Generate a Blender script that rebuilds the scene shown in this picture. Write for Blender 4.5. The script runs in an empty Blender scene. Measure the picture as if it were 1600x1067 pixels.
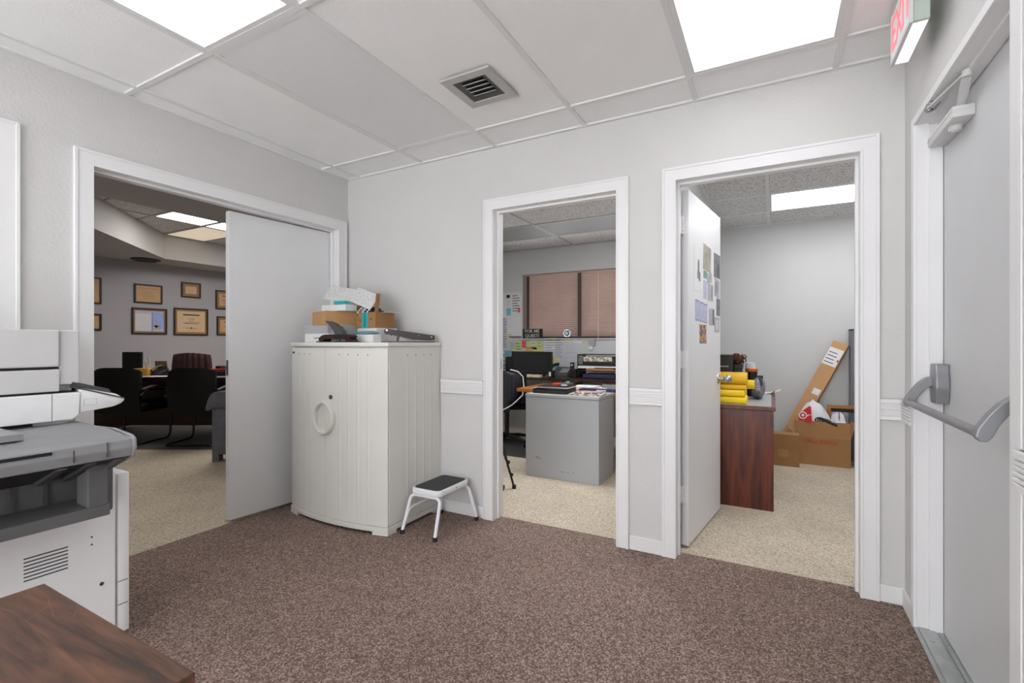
import bpy, bmesh, math, random
from mathutils import Vector, Matrix
random.seed(7)
S = bpy.context.scene
C = S.collection
WM = {}
YAW = 0.4996
CAM = Vector((2.9399, -2.6886, 1.1613))
H = 2.44

# ------------------------------------------------------------------ helpers
def lin(c):
    r = []
    for v in c[:3]:
        v = v / 255.0
        r.append(v / 12.92 if v <= 0.04045 else ((v + 0.055) / 1.055) ** 2.4)
    return (r[0], r[1], r[2], 1.0)

def new_mat(name):
    m = bpy.data.materials.new(name)
    m.use_nodes = True
    return m, m.node_tree, m.node_tree.nodes['Principled BSDF']

def mat(name, col, rough=0.5, metal=0.0, var=0.06, scale=18.0, bump=0.0, bscale=80.0, emit=None, estr=0.0, trans=0.0, alpha=1.0, spec=0.5, stretch=None):
    """painted / plain material: a soft noise varies the colour a little, an optional noise bump gives the texture"""
    m, nt, b = new_mat(name)
    N, L = nt.nodes, nt.links
    tc = N.new('ShaderNodeTexCoord')
    mp = N.new('ShaderNodeMapping'); L.new(tc.outputs['Object'], mp.inputs['Vector'])
    if stretch: mp.inputs['Scale'].default_value = stretch
    nz = N.new('ShaderNodeTexNoise'); nz.inputs['Scale'].default_value = scale; nz.inputs['Detail'].default_value = 4
    L.new(mp.outputs['Vector'], nz.inputs['Vector'])
    rp = N.new('ShaderNodeValToRGB'); L.new(nz.outputs['Fac'], rp.inputs['Fac'])
    c = lin(col)
    rp.color_ramp.elements[0].position = 0.3; rp.color_ramp.elements[1].position = 0.7
    rp.color_ramp.elements[0].color = tuple(x * (1 - var) for x in c[:3]) + (1,)
    rp.color_ramp.elements[1].color = tuple(min(1, x * (1 + var)) for x in c[:3]) + (1,)
    L.new(rp.outputs['Color'], b.inputs['Base Color'])
    b.inputs['Roughness'].default_value = rough
    b.inputs['Metallic'].default_value = metal
    b.inputs['Specular IOR Level'].default_value = spec
    b.inputs['Transmission Weight'].default_value = trans
    b.inputs['Alpha'].default_value = alpha
    if bump:
        n2 = N.new('ShaderNodeTexNoise'); n2.inputs['Scale'].default_value = bscale; n2.inputs['Detail'].default_value = 3
        L.new(tc.outputs['Object'], n2.inputs['Vector'])
        bp = N.new('ShaderNodeBump'); bp.inputs['Strength'].default_value = bump; bp.inputs['Distance'].default_value = 0.004
        L.new(n2.outputs['Fac'], bp.inputs['Height']); L.new(bp.outputs['Normal'], b.inputs['Normal'])
    if emit:
        b.inputs['Emission Color'].default_value = lin(emit); b.inputs['Emission Strength'].default_value = estr
    return m

def speckle(name, cols, pos, scale, rough=0.95, big=0.0, bump=0.4, rot=0.0, rand=1.0, stretch=(1, 1, 1), bigscale=3.0):
    """voronoi cell colours through a ramp: carpet tufts, pitted tiles, speckled board"""
    m, nt, b = new_mat(name)
    N, L = nt.nodes, nt.links
    tc = N.new('ShaderNodeTexCoord'); mp = N.new('ShaderNodeMapping')
    mp.inputs['Rotation'].default_value = (0, 0, rot); mp.inputs['Scale'].default_value = stretch
    L.new(tc.outputs['Object'], mp.inputs['Vector'])
    v = N.new('ShaderNodeTexVoronoi'); v.inputs['Scale'].default_value = scale; v.inputs['Randomness'].default_value = rand
    L.new(mp.outputs['Vector'], v.inputs['Vector'])
    sep = N.new('ShaderNodeSeparateColor'); L.new(v.outputs['Color'], sep.inputs['Color'])
    rp = N.new('ShaderNodeValToRGB'); L.new(sep.outputs['Red'], rp.inputs['Fac'])
    el = rp.color_ramp.elements
    while len(el) < len(cols): el.new(0.5)
    for e, p, c in zip(el, pos, cols):
        e.position = p; e.color = lin(c)
    out = rp.outputs['Color']
    if big:
        n = N.new('ShaderNodeTexNoise'); n.inputs['Scale'].default_value = bigscale; n.inputs['Detail'].default_value = 5
        L.new(tc.outputs['Object'], n.inputs['Vector'])
        r2 = N.new('ShaderNodeValToRGB'); L.new(n.outputs['Fac'], r2.inputs['Fac'])
        r2.color_ramp.elements[0].position = 0.3; r2.color_ramp.elements[1].position = 0.7
        r2.color_ramp.elements[0].color = (1 - big,) * 3 + (1,); r2.color_ramp.elements[1].color = (1 + big * 0.5,) * 3 + (1,)
        mx = N.new('ShaderNodeMix'); mx.data_type = 'RGBA'; mx.blend_type = 'MULTIPLY'; mx.inputs['Factor'].default_value = 1
        L.new(out, mx.inputs[6]); L.new(r2.outputs['Color'], mx.inputs[7]); out = mx.outputs[2]
    L.new(out, b.inputs['Base Color'])
    b.inputs['Roughness'].default_value = rough; b.inputs['Specular IOR Level'].default_value = 0.2
    if bump:
        bp = N.new('ShaderNodeBump'); bp.inputs['Strength'].default_value = bump; bp.inputs['Distance'].default_value = 0.003
        bp.invert = True
        L.new(v.outputs['Distance'], bp.inputs['Height']); L.new(bp.outputs['Normal'], b.inputs['Normal'])
    return m

def wood(name, dark, light, axis='x', scale=3.0, rough=0.35, stretch=14.0, pos=(0.35, 0.7)):
    m, nt, b = new_mat(name)
    N, L = nt.nodes, nt.links
    tc = N.new('ShaderNodeTexCoord'); mp = N.new('ShaderNodeMapping')
    s = [stretch] * 3; s['xyz'.index(axis)] = 1.0
    mp.inputs['Scale'].default_value = s
    L.new(tc.outputs['Object'], mp.inputs['Vector'])
    n = N.new('ShaderNodeTexNoise'); n.inputs['Scale'].default_value = scale; n.inputs['Detail'].default_value = 7
    n.inputs['Distortion'].default_value = 0.6; n.inputs['Roughness'].default_value = 0.62
    L.new(mp.outputs['Vector'], n.inputs['Vector'])
    rp = N.new('ShaderNodeValToRGB'); L.new(n.outputs['Fac'], rp.inputs['Fac'])
    rp.color_ramp.elements[0].position = pos[0]; rp.color_ramp.elements[1].position = pos[1]
    rp.color_ramp.elements[0].color = lin(dark); rp.color_ramp.elements[1].color = lin(light)
    L.new(rp.outputs['Color'], b.inputs['Base Color'])
    b.inputs['Roughness'].default_value = rough
    return m

def glow(name, col, strength):
    m, nt, b = new_mat(name)
    N, L = nt.nodes, nt.links
    b.inputs['Base Color'].default_value = lin((235, 235, 235))
    b.inputs['Roughness'].default_value = 0.4
    b.inputs['Emission Color'].default_value = lin(col); b.inputs['Emission Strength'].default_value = strength
    tc = N.new('ShaderNodeTexCoord'); v = N.new('ShaderNodeTexVoronoi'); v.inputs['Scale'].default_value = 120
    L.new(tc.outputs['Object'], v.inputs['Vector'])
    bp = N.new('ShaderNodeBump'); bp.inputs['Strength'].default_value = 0.2
    L.new(v.outputs['Distance'], bp.inputs['Height']); L.new(bp.outputs['Normal'], b.inputs['Normal'])
    return m

class MB:
    """collects shapes; build() turns them into ONE mesh object"""
    def __init__(self): self.bm = bmesh.new()
    def _xf(self, vs, M):
        if M is not None: bmesh.ops.transform(self.bm, matrix=M, verts=vs)
    def box(self, x0, x1, y0, y1, z0, z1, bev=0.0, M=None, seg=2):
        r = bmesh.ops.create_cube(self.bm, size=1.0)
        vs = r['verts']
        for v in vs:
            v.co = Vector(((x0 + x1) / 2 + v.co.x * (x1 - x0), (y0 + y1) / 2 + v.co.y * (y1 - y0), (z0 + z1) / 2 + v.co.z * (z1 - z0)))
        if bev:
            es = list({e for v in vs for e in v.link_edges})
            rr = bmesh.ops.bevel(self.bm, geom=es, offset=bev, segments=seg, affect='EDGES', profile=0.5)
            vs = list({v for f in rr['faces'] for v in f.verts} | {v for v in vs if v.is_valid})
        self._xf(vs, M)
        return self
    def prism(self, pts, a0, a1, axis='x', M=None, bev=0.0):
        """polygon in the plane across an axis, extruded from a0 to a1. axis x: pts=(y,z); y: (x,z); z: (x,y)"""
        def mk(p, a):
            return {'x': Vector((a, p[0], p[1])), 'y': Vector((p[0], a, p[1])), 'z': Vector((p[0], p[1], a))}[axis]
        A = [self.bm.verts.new(mk(p, a0)) for p in pts]
        B = [self.bm.verts.new(mk(p, a1)) for p in pts]
        n = len(pts); fs = []
        fs.append(self.bm.faces.new(A)); fs.append(self.bm.faces.new(B[::-1]))
        for i in range(n):
            fs.append(self.bm.faces.new((A[i], B[i], B[(i + 1) % n], A[(i + 1) % n])))
        vs = A + B
        bmesh.ops.recalc_face_normals(self.bm, faces=fs)
        if bev:
            es = list({e for f in fs for e in f.edges})
            rr = bmesh.ops.bevel(self.bm, geom=es, offset=bev, segments=2, affect='EDGES', profile=0.5)
            vs = list({v for f in rr['faces'] for v in f.verts} | {v for v in vs if v.is_valid})
        self._xf(vs, M)
        return self
    def cyl(self, p0, p1, r0, r1=None, n=20, M=None):
        p0, p1 = Vector(p0), Vector(p1)
        d = p1 - p0
        r = bmesh.ops.create_cone(self.bm, cap_ends=True, segments=n, radius1=r0, radius2=r0 if r1 is None else r1, depth=d.length)
        T = Matrix.Translation((p0 + p1) / 2) @ d.to_track_quat('Z', 'Y').to_matrix().to_4x4()
        bmesh.ops.transform(self.bm, matrix=T, verts=r['verts'])
        self._xf(r['verts'], M)
        return self
    def ball(self, c, r, sx=1, sy=1, sz=1, M=None, n=16):
        q = bmesh.ops.create_uvsphere(self.bm, u_segments=n, v_segments=max(6, n // 2), radius=r)
        for v in q['verts']:
            v.co = Vector((v.co.x * sx, v.co.y * sy, v.co.z * sz)) + Vector(c)
        self._xf(q['verts'], M)
        return self
    def tube(self, path, r, n=10, closed=False, M=None, flat=1.0):
        P = [Vector(p) for p in path]
        m = len(P); rings = []
        up = None; allv = []
        for i in range(m):
            a = P[(i - 1) % m] if (closed or i > 0) else P[i]
            b = P[(i + 1) % m] if (closed or i < m - 1) else P[i]
            t = (b - a).normalized()
            if up is None:
                up = Vector((0, 0, 1)) if abs(t.z) < 0.9 else Vector((1, 0, 0))
            s = t.cross(up).normalized(); up = s.cross(t).normalized()
            ri = r[i] if isinstance(r, (list, tuple)) else r
            ring = [self.bm.verts.new(P[i] + (s * math.cos(2 * math.pi * k / n) + up * math.sin(2 * math.pi * k / n) * flat) * ri) for k in range(n)]
            rings.append(ring); allv += ring
        fs = []
        for i in range(m if closed else m - 1):
            A, B = rings[i], rings[(i + 1) % m]
            for k in range(n):
                fs.append(self.bm.faces.new((A[k], A[(k + 1) % n], B[(k + 1) % n], B[k])))
        if not closed:
            fs.append(self.bm.faces.new(rings[0][::-1])); fs.append(self.bm.faces.new(rings[-1]))
        bmesh.ops.recalc_face_normals(self.bm, faces=fs)
        self._xf(allv, M)
        return self
    def grid(self, fn, nu, nv, thick=0.0, M=None):
        """surface fn(u,v) for u,v in 0..1; thick gives it a back side along -normal"""
        V = [[self.bm.verts.new(Vector(fn(i / nu, j / nv))) for j in range(nv + 1)] for i in range(nu + 1)]
        fs = []
        for i in range(nu):
            for j in range(nv):
                fs.append(self.bm.faces.new((V[i][j], V[i + 1][j], V[i + 1][j + 1], V[i][j + 1])))
        allv = [v for r in V for v in r]
        if thick:
            for f in fs: f.normal_update()
            r = bmesh.ops.solidify(self.bm, geom=fs, thickness=-thick)
            allv = list(set(allv) | {v for g in r['geom'] if isinstance(g, bmesh.types.BMVert) for v in [g]} | {v for g in r['geom'] if isinstance(g, bmesh.types.BMFace) for v in g.verts})
        self._xf(allv, M)
        return self
    def lathe(self, prof, c=(0, 0, 0), n=28, M=None):
        rings = []; allv = []; fs = []
        for (r, z) in prof:
            ring = [self.bm.verts.new(Vector((c[0] + r * math.cos(2 * math.pi * k / n), c[1] + r * math.sin(2 * math.pi * k / n), c[2] + z))) for k in range(n)]
            rings.append(ring); allv += ring
        for A, B in zip(rings, rings[1:]):
            for k in range(n):
                fs.append(self.bm.faces.new((A[k], A[(k + 1) % n], B[(k + 1) % n], B[k])))
        fs.append(self.bm.faces.new(rings[0][::-1])); fs.append(self.bm.faces.new(rings[-1]))
        bmesh.ops.recalc_face_normals(self.bm, faces=fs)
        self._xf(allv, M)
        return self
    def build(self, name, m, parent=None, smooth=False, label=None):
        me = bpy.data.meshes.new(name)
        o = bpy.data.objects.new(name, me); C.objects.link(o)
        if parent is not None:
            o.parent = parent
            W = WM[parent]
        else:
            if len(self.bm.verts):
                xs = [v.co.x for v in self.bm.verts]; ys = [v.co.y for v in self.bm.verts]; zs = [v.co.z for v in self.bm.verts]
                loc = Vector(((min(xs) + max(xs)) / 2, (min(ys) + max(ys)) / 2, min(zs)))
            else: loc = Vector((0, 0, 0))
            if name.split('_')[0] in ('wall', 'floor', 'ceiling', 'baseboard', 'trim'): loc = Vector((0, 0, 0))
            W = Matrix.Translation(loc); o.location = loc
        WM[o] = W
        bmesh.ops.transform(self.bm, matrix=W.inverted(), verts=self.bm.verts[:])
        self.bm.to_mesh(me); self.bm.free()
        me.materials.append(m)
        if smooth:
            for p in me.polygons: p.use_smooth = True
            try: me.set_sharp_from_angle(angle=math.radians(38))
            except Exception: pass
        if label: o['label'] = label
        return o

def thing(name, label, cat, loc=(0, 0, 0), rz=0.0, group=None):
    o = bpy.data.objects.new(name, None); C.objects.link(o)
    o.empty_display_size = 0.1
    o.location = loc; o.rotation_euler = (0, 0, rz)
    o['label'] = label; o['category'] = cat
    if group: o['group'] = group
    WM[o] = Matrix.Translation(Vector(loc)) @ Matrix.Rotation(rz, 4, 'Z')
    return o

def tag(o, label, cat, group=None, kind=None):
    o['label'] = label; o['category'] = cat
    if group: o['group'] = group
    if kind: o['kind'] = kind
    return o

def struct(name, label=None, cat=None, loc=(0, 0, 0)):
    o = bpy.data.objects.new(name, None); C.objects.link(o); o.location = loc
    o.empty_display_size = 0.1
    WM[o] = Matrix.Translation(Vector(loc)); o['kind'] = 'structure'
    if label: o['label'] = label
    if cat: o['category'] = cat
    return o

def sm(o, label=None, cat=None):
    o['kind'] = 'structure'
    if label: o['label'] = label
    if cat: o['category'] = cat
    return o

def text(name, body, size, M, m, parent, ext=0.0008, xscale=1.0, bold=0.0):
    """lettering as real mesh: made from the built-in font, laid with matrix M (text runs +x, up +y, faces +z)"""
    cu = bpy.data.curves.new(name, 'FONT'); cu.body = body; cu.size = size; cu.extrude = ext; cu.align_x = 'CENTER'; cu.align_y = 'CENTER'; cu.offset = bold
    t = bpy.data.objects.new(name, cu); C.objects.link(t)
    dg = bpy.context.evaluated_depsgraph_get(); dg.update()
    me = bpy.data.meshes.new_from_object(t.evaluated_get(dg))
    bpy.data.objects.remove(t)
    mb = MB(); mb.bm.from_mesh(me); bpy.data.meshes.remove(me)
    bmesh.ops.transform(mb.bm, matrix=M @ Matrix.Scale(xscale, 4, Vector((1, 0, 0))), verts=mb.bm.verts[:])
    return mb.build(name, m, parent)

def frameM(o, x, y):
    """matrix with origin o, local x along x, local y along y"""
    x = Vector(x).normalized(); y = Vector(y); y = (y - x * y.dot(x)).normalized(); z = x.cross(y)
    return Matrix(((x.x, y.x, z.x, o[0]), (x.y, y.y, z.y, o[1]), (x.z, y.z, z.z, o[2]), (0, 0, 0, 1)))

def arc(c, r, a0, a1, n, ax='xz'):
    out = []
    for i in range(n + 1):
        a = math.radians(a0 + (a1 - a0) * i / n)
        p = [0, 0, 0]; p = list(c)
        p['xyz'.index(ax[0])] += r * math.cos(a); p['xyz'.index(ax[1])] += r * math.sin(a)
        out.append(tuple(p))
    return out

def rounded(path, r=0.03, n=5):
    """round the inner corners of a polyline"""
    P = [Vector(p) for p in path]; out = [P[0]]
    for a, b, c in zip(P, P[1:], P[2:]):
        u = (a - b).normalized(); w = (c - b).normalized()
        k = min(r, (a - b).length * 0.49, (c - b).length * 0.49)
        s, e = b + u * k, b + w * k
        for i in range(n + 1):
            t = i / n
            out.append(s * (1 - t) ** 2 + b * 2 * t * (1 - t) + e * t ** 2)
    out.append(P[-1])
    return out

# ------------------------------------------------------------------ materials
M = {}
M['wall'] = mat('white_wall_paint', (208, 207, 205), 0.6, var=0.015, scale=3, bump=0.55, bscale=75)
M['wall_smooth'] = mat('office_wall_paint', (206, 207, 207), 0.65, var=0.015, scale=3)
M['wall_dim'] = mat('grey_office_paint', (208, 210, 210), 0.65, var=0.015, scale=3)
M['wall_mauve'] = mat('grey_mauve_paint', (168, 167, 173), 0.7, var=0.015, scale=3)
M['soffit'] = mat('grey_soffit_paint', (186, 184, 184), 0.8, var=0.02, scale=3)
M['trim'] = mat('white_trim_paint', (230, 230, 230), 0.38, var=0.012, scale=5)
M['door'] = mat('white_door_paint', (226, 227, 228), 0.42, var=0.015, scale=4)
M['steel_door'] = mat('grey_white_steel_door', (208, 209, 210), 0.45, var=0.02, scale=4)
M['ceil'] = mat('white_ceiling_tile', (240, 240, 239), 0.85, var=0.015, scale=6, bump=0.25, bscale=120)
M['grid'] = mat('ceiling_grid_paint', (224, 224, 223), 0.5, var=0.01)
M['pit'] = speckle('pitted_ceiling_tile', [(156, 155, 155), (216, 216, 217), (230, 230, 231)], [0.05, 0.3, 1.0], 130, bump=0.2)
M['carpet'] = speckle('brown_loop_carpet', [(98, 79, 73), (120, 101, 93), (140, 120, 110), (172, 153, 140)], [0.05, 0.38, 0.68, 0.98], 185, big=0.09, bump=0.5, rot=0.78, rand=0.25, bigscale=2.2)
M['beige'] = speckle('beige_carpet', [(160, 148, 131), (198, 185, 165), (216, 205, 187)], [0.0, 0.5, 1.0], 150, big=0.1, bump=0.35)
M['mat_grey'] = mat('grey_floor_mat', (78, 77, 77), 0.6, var=0.04)
M['putty'] = mat('putty_grey_plastic', (218, 217, 211), 0.5, var=0.012, scale=6, bump=0.06, bscale=200)
M['putty_dark'] = mat('dark_putty_plastic', (120, 119, 114), 0.6)  # darker putty tone for the small dots near the rib tops
M['white_metal'] = mat('white_enamel', (232, 234, 238), 0.3, var=0.01)
M['tread'] = mat('charcoal_tread_rubber', (62, 63, 64), 0.85, var=0.05, bump=0.4, bscale=300)
M['rubber'] = mat('black_rubber', (32, 29, 28), 0.7)
M['chrome'] = mat('chrome', (190, 192, 195), 0.15, 1.0, var=0.02)
M['steel'] = mat('brushed_grey_steel', (150, 151, 154), 0.35, 0.85, var=0.05, stretch=(1, 20, 20))
M['silver_paint'] = mat('silver_paint', (142, 143, 146), 0.38, 0.35, var=0.03)
M['alu'] = mat('worn_aluminium', (176, 180, 178), 0.35, 0.6, var=0.1, scale=30)
M['vent'] = mat('grey_vent_metal', (182, 181, 179), 0.5, 0.1, var=0.04)
M['vent_dark'] = mat('dark_duct_metal', (82, 81, 78), 0.6, 0.1, var=0.08)
M['black'] = mat('black_plastic', (26, 26, 27), 0.45, var=0.08)
M['black_soft'] = mat('black_leather', (8, 7, 7), 0.55, spec=0.3, var=0.15, bump=0.2, bscale=150)
M['black_gloss'] = mat('black_gloss', (20, 20, 22), 0.18)
M['dark_grey'] = mat('dark_grey_plastic', (74, 74, 76), 0.5, var=0.04)
M['print_dark'] = mat('dark_grey_printer_plastic', (96, 96, 97), 0.5, var=0.03)
M['print_mid'] = mat('mid_grey_printer_plastic', (142, 143, 145), 0.45, var=0.02)
M['print_light'] = mat('light_grey_printer_plastic', (206, 206, 205), 0.42, var=0.012)
M['print_white'] = mat('white_printer_plastic', (238, 239, 239), 0.4, var=0.01)
M['burgundy'] = mat('burgundy_leather', (72, 44, 46), 0.35, var=0.2, scale=30)
M['slate'] = mat('slate_grey_velvet', (104, 105, 114), 0.95, var=0.12, scale=14, bump=0.3, bscale=160)
M['card'] = mat('brown_cardboard', (192, 148, 102), 0.8, var=0.05, scale=8)
M['card_dark'] = mat('dull_cardboard', (158, 116, 74), 0.8, var=0.06, scale=8)
M['card_inner'] = mat('cardboard_inside', (172, 130, 88), 0.85, var=0.05)
M['white_paper'] = mat('white_paper', (226, 226, 226), 0.7, var=0.02, scale=10)
M['grey_paper'] = mat('pale_grey_paper', (205, 206, 212), 0.7, var=0.03, scale=10)
M['cream_paper'] = mat('cream_paper', (222, 214, 180), 0.7, var=0.03)
M['parch'] = mat('parchment', (196, 160, 124), 0.6, var=0.04)
M['parch_light'] = mat('pale_parchment', (210, 180, 148), 0.6, var=0.04)
M['gold_mat'] = mat('tan_mount_board', (152, 118, 78), 0.7, var=0.04)
M['frame'] = mat('dark_brown_frame', (42, 26, 22), 0.4, var=0.1)
M['ink'] = mat('dark_ink', (60, 52, 50), 0.7)
M['ink_blue'] = mat('faded_blue_ink', (150, 153, 176), 0.7)
M['yellow_note'] = mat('yellow_sticky_paper', (226, 222, 120), 0.7)
M['bright_yellow'] = mat('bright_yellow_paper', (232, 208, 30), 0.7)
M['lime_note'] = mat('pale_lime_paper', (205, 216, 150), 0.7)
M['pink_note'] = mat('coral_pink_paper', (226, 96, 98), 0.7)
M['peach_note'] = mat('peach_paper', (232, 178, 110), 0.7)
M['blue_note'] = mat('sky_blue_paper', (120, 196, 214), 0.7)
M['teal'] = mat('teal_tape', (38, 172, 170), 0.45)
M['teal_dark'] = mat('teal_blue_print', (28, 134, 150), 0.45)
M['teal_bag'] = mat('pale_teal_wrap', (104, 150, 160), 0.4)
M['yellow'] = mat('yellow_vinyl', (244, 212, 28), 0.5, var=0.05, scale=12)
M['yellow_deep'] = mat('deep_yellow_vinyl', (236, 186, 26), 0.5, var=0.05, scale=12)
M['orange'] = mat('orange_plastic', (220, 100, 40), 0.4)
M['red'] = mat('red_print', (200, 30, 36), 0.5)
M['red_ink'] = mat('red_box_ink', (176, 62, 40), 0.7)
M['blinds'] = mat('dusty_rose_blind', (172, 152, 144), 0.6, var=0.06, scale=4)
M['mullion'] = mat('dark_bronze_frame', (74, 64, 58), 0.5)
M['speck'] = speckle('speckled_grey_board', [(178, 178, 178), (208, 208, 207), (222, 222, 221)], [0.04, 0.3, 1.0], 240, bump=0.15)
M['wood_table'] = wood('dark_walnut_laminate', (50, 35, 30), (136, 90, 64), 'x', 4.0, 0.42, 9, (0.36, 0.80))
M['wood_desk'] = wood('cherry_veneer', (60, 22, 13), (122, 54, 31), 'z', 2.2, 0.32, 12)
M['wood_dark'] = wood('dark_desk_veneer', (34, 18, 14), (70, 36, 26), 'x', 2.5, 0.35, 12)
M['wood_honey'] = wood('honey_oak', (146, 84, 36), (190, 122, 58), 'x', 2.5, 0.4, 12)
M['grey_steel'] = mat('grey_cabinet_paint', (172, 174, 177), 0.45, var=0.02, scale=3)
M['grey_dark_steel'] = mat('dark_grey_cabinet_paint', (112, 114, 120), 0.45, var=0.03)
M['tan_metal'] = mat('tan_laptop_lid', (132, 112, 92), 0.4, 0.2)
M['tissue_box'] = mat('ochre_card', (206, 156, 72), 0.7, var=0.1, scale=30)
M['bag'] = mat('white_carrier_bag', (226, 226, 232), 0.35, var=0.03, bump=0.5, bscale=22)
M['clear_bag'] = mat('clear_plastic_wrap', (116, 117, 124), 0.25, var=0.25, scale=40, bump=0.8, bscale=40)
M['brown_fibre'] = mat('dark_brown_fibre', (94, 56, 42), 0.8, var=0.25, scale=60)
M['navy'] = mat('navy_cloth', (44, 46, 82), 0.7)
M['exit_face'] = mat('frosted_sign_face', (214, 222, 216), 0.4, emit=(214, 224, 216), estr=0.12)
M['exit_green'] = mat('pale_green_sign_body', (176, 188, 178), 0.4)
M['exit_red'] = mat('glowing_red_letters', (226, 110, 124), 0.4, emit=(240, 120, 136), estr=0.75)
M['exit_lens'] = mat('glowing_sign_lens', (240, 225, 240), 0.4, emit=(244, 226, 240), estr=0.95)
def thin_glass(name):
    m, nt, b = new_mat(name)
    N, L = nt.nodes, nt.links
    tr = N.new('ShaderNodeBsdfTransparent'); gl = N.new('ShaderNodeBsdfGlossy'); gl.inputs['Roughness'].default_value = 0.02
    fr = N.new('ShaderNodeFresnel'); fr.inputs['IOR'].default_value = 1.2
    mx = N.new('ShaderNodeMixShader')
    L.new(fr.outputs['Fac'], mx.inputs['Fac']); L.new(tr.outputs['BSDF'], mx.inputs[1]); L.new(gl.outputs['BSDF'], mx.inputs[2])
    L.new(mx.outputs['Shader'], N['Material Output'].inputs['Surface'])
    return m
M['glass'] = thin_glass('window_glass')
M['lit'] = glow('lit_diffuser', (250, 251, 255), 2.4)
M['fill_o2'] = glow('unseen_fill_diffuser', (250, 250, 252), 20.0)  # only for the added, out-of-view panel of the window office
M['lit_o3'] = glow('lit_office_diffuser', (252, 252, 255), 7.5)
M['lit_warm'] = glow('warm_lit_diffuser', (255, 250, 243), 9.5)
M['fill_dark_near'] = glow('unseen_near_fill_diffuser', (255, 250, 244), 9.0)  # only for the added, out-of-view panel in the near soffit
M['lit_dim'] = glow('weak_warm_diffuser', (235, 214, 186), 0.55)
M['unlit'] = mat('unlit_diffuser', (226, 226, 226), 0.35, var=0.01)
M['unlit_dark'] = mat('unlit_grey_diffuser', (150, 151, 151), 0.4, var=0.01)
M['mono'] = mat('monitor_black', (24, 23, 22), 0.4)
M['mag1'] = speckle('magazine_cover', [(120, 60, 50), (200, 170, 140), (90, 90, 130), (220, 210, 200)], [0.1, 0.4, 0.6, 0.9], 60, bump=0)
M['news'] = speckle('folded_newspaper', [(110, 100, 92), (196, 182, 160), (222, 216, 208)], [0.1, 0.5, 0.9], 45, bump=0)
M['photo1'] = mat('colour_photo_print', (162, 160, 142), 0.5, var=0.3, scale=14)
M['photo2'] = mat('dark_photo_print', (110, 110, 118), 0.5, var=0.4, scale=25)
M['photo3'] = speckle('orange_photo_print', [(70, 120, 150), (212, 130, 56), (222, 176, 120), (110, 80, 60)], [0.28, 0.36, 0.75, 0.95], 60, bump=0)
M['photo4'] = mat('grey_photo_print', (172, 172, 176), 0.5, var=0.2, scale=40)
M['photo5'] = mat('lilac_note_print', (184, 186, 212), 0.6, var=0.12, scale=40)
M['green_card'] = mat('green_card', (110, 160, 134), 0.6, var=0.15, scale=30)
M['scene_print'] = mat('pale_violet_print', (196, 182, 214), 0.5, var=0.1, scale=8)
M['sky_print'] = mat('pale_blue_print', (150, 170, 232), 0.5, var=0.1, scale=12)
M['scratch'] = mat('pale_scratch', (136, 104, 82), 0.6)
M['stain'] = mat('dark_scuff', (90, 92, 96), 0.7)
M['sign_text'] = mat('pale_grey_lettering', (196, 196, 192), 0.6)
# ================================================================== the setting
WT = 2.9
def wall(name, m, boxes):
    b = MB()
    for q in boxes: b.box(*q)
    return sm(b.build(name, m))
# back wall with the two office doorways
wall('wall_back', M['wall'], [(-0.62, 1.317, 0, 0.12, 0, WT), (1.317, 2.175, 0, 0.12, 2.05, WT), (2.175, 2.462, 0, 0.12, 0, WT),
                              (2.462, 3.31, 0, 0.12, 2.05, WT), (3.31, 4.42, 0, 0.12, 0, WT)])
# left wall with the double doorway
wall('wall_left', M['wall'], [(-0.14, 0, -0.08, 0, 0, WT), (-0.14, 0, -1.632, -0.08, 2.05, WT), (-0.14, 0, -4.7, -1.632, 0, WT)])
# right wall with the exit doorway
wall('wall_right', M['wall'], [(3.453, 3.60, -0.185, 0, 0, WT), (3.453, 3.60, -1.09, -0.185, 2.06, WT), (3.453, 3.60, -4.7, -1.09, 0, WT)])
wall('wall_rear', M['wall'], [(-0.14, 0.2, -4.82, -4.7, 0, WT), (3.25, 3.6, -4.82, -4.7, 0, WT), (0.2, 3.25, -4.82, -4.7, 0, 0.06), (0.2, 3.25, -4.82, -4.7, 2.36, WT)])
w2 = struct('fill_window', 'added tall glazed opening for daylight fill at the unseen rear end of the corridor', 'window', (1.72, -4.76, 0.06))  # added behind the camera so daylight evens out corridor walls and ceiling
fb = MB()
for x in (0.2, 1.2, 2.21, 3.20): fb.box(x, x + .05, -4.80, -4.74, 0.06, 2.36)
fb.box(0.25, 3.2, -4.80, -4.74, 0.06, 0.12).box(0.25, 3.2, -4.80, -4.74, 2.30, 2.36)
fb.build('frame', M['alu'], w2)
for x in (0.25, 1.25, 2.26): MB().box(x, x + .95, -4.775, -4.77, 0.12, 2.30).build('pane', M['glass'], w2)
# offices behind the back wall
wall('wall_office_window_side', M['wall_dim'], [(-0.62, -0.10, 3.18, 3.32, 0, WT), (-0.10, 1.62, 3.18, 3.32, 0, 1.222), (-0.10, 1.62, 3.18, 3.32, 2.10, WT), (1.62, 2.36, 3.18, 3.32, 0, WT)])
wall('wall_bright_office_far', M['wall_smooth'], [(2.36, 4.42, 3.18, 3.32, 0, WT)])
wall('wall_between_offices', M['wall_smooth'], [(2.32, 2.42, 0.12, 3.18, 0, WT)])
wall('wall_office_left', M['wall_dim'], [(-0.62, -0.5, 0.12, 3.18, 0, WT)])
wall('wall_bright_office_right', M['wall_smooth'], [(4.30, 4.42, 0.12, 3.18, 0, WT)])
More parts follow.
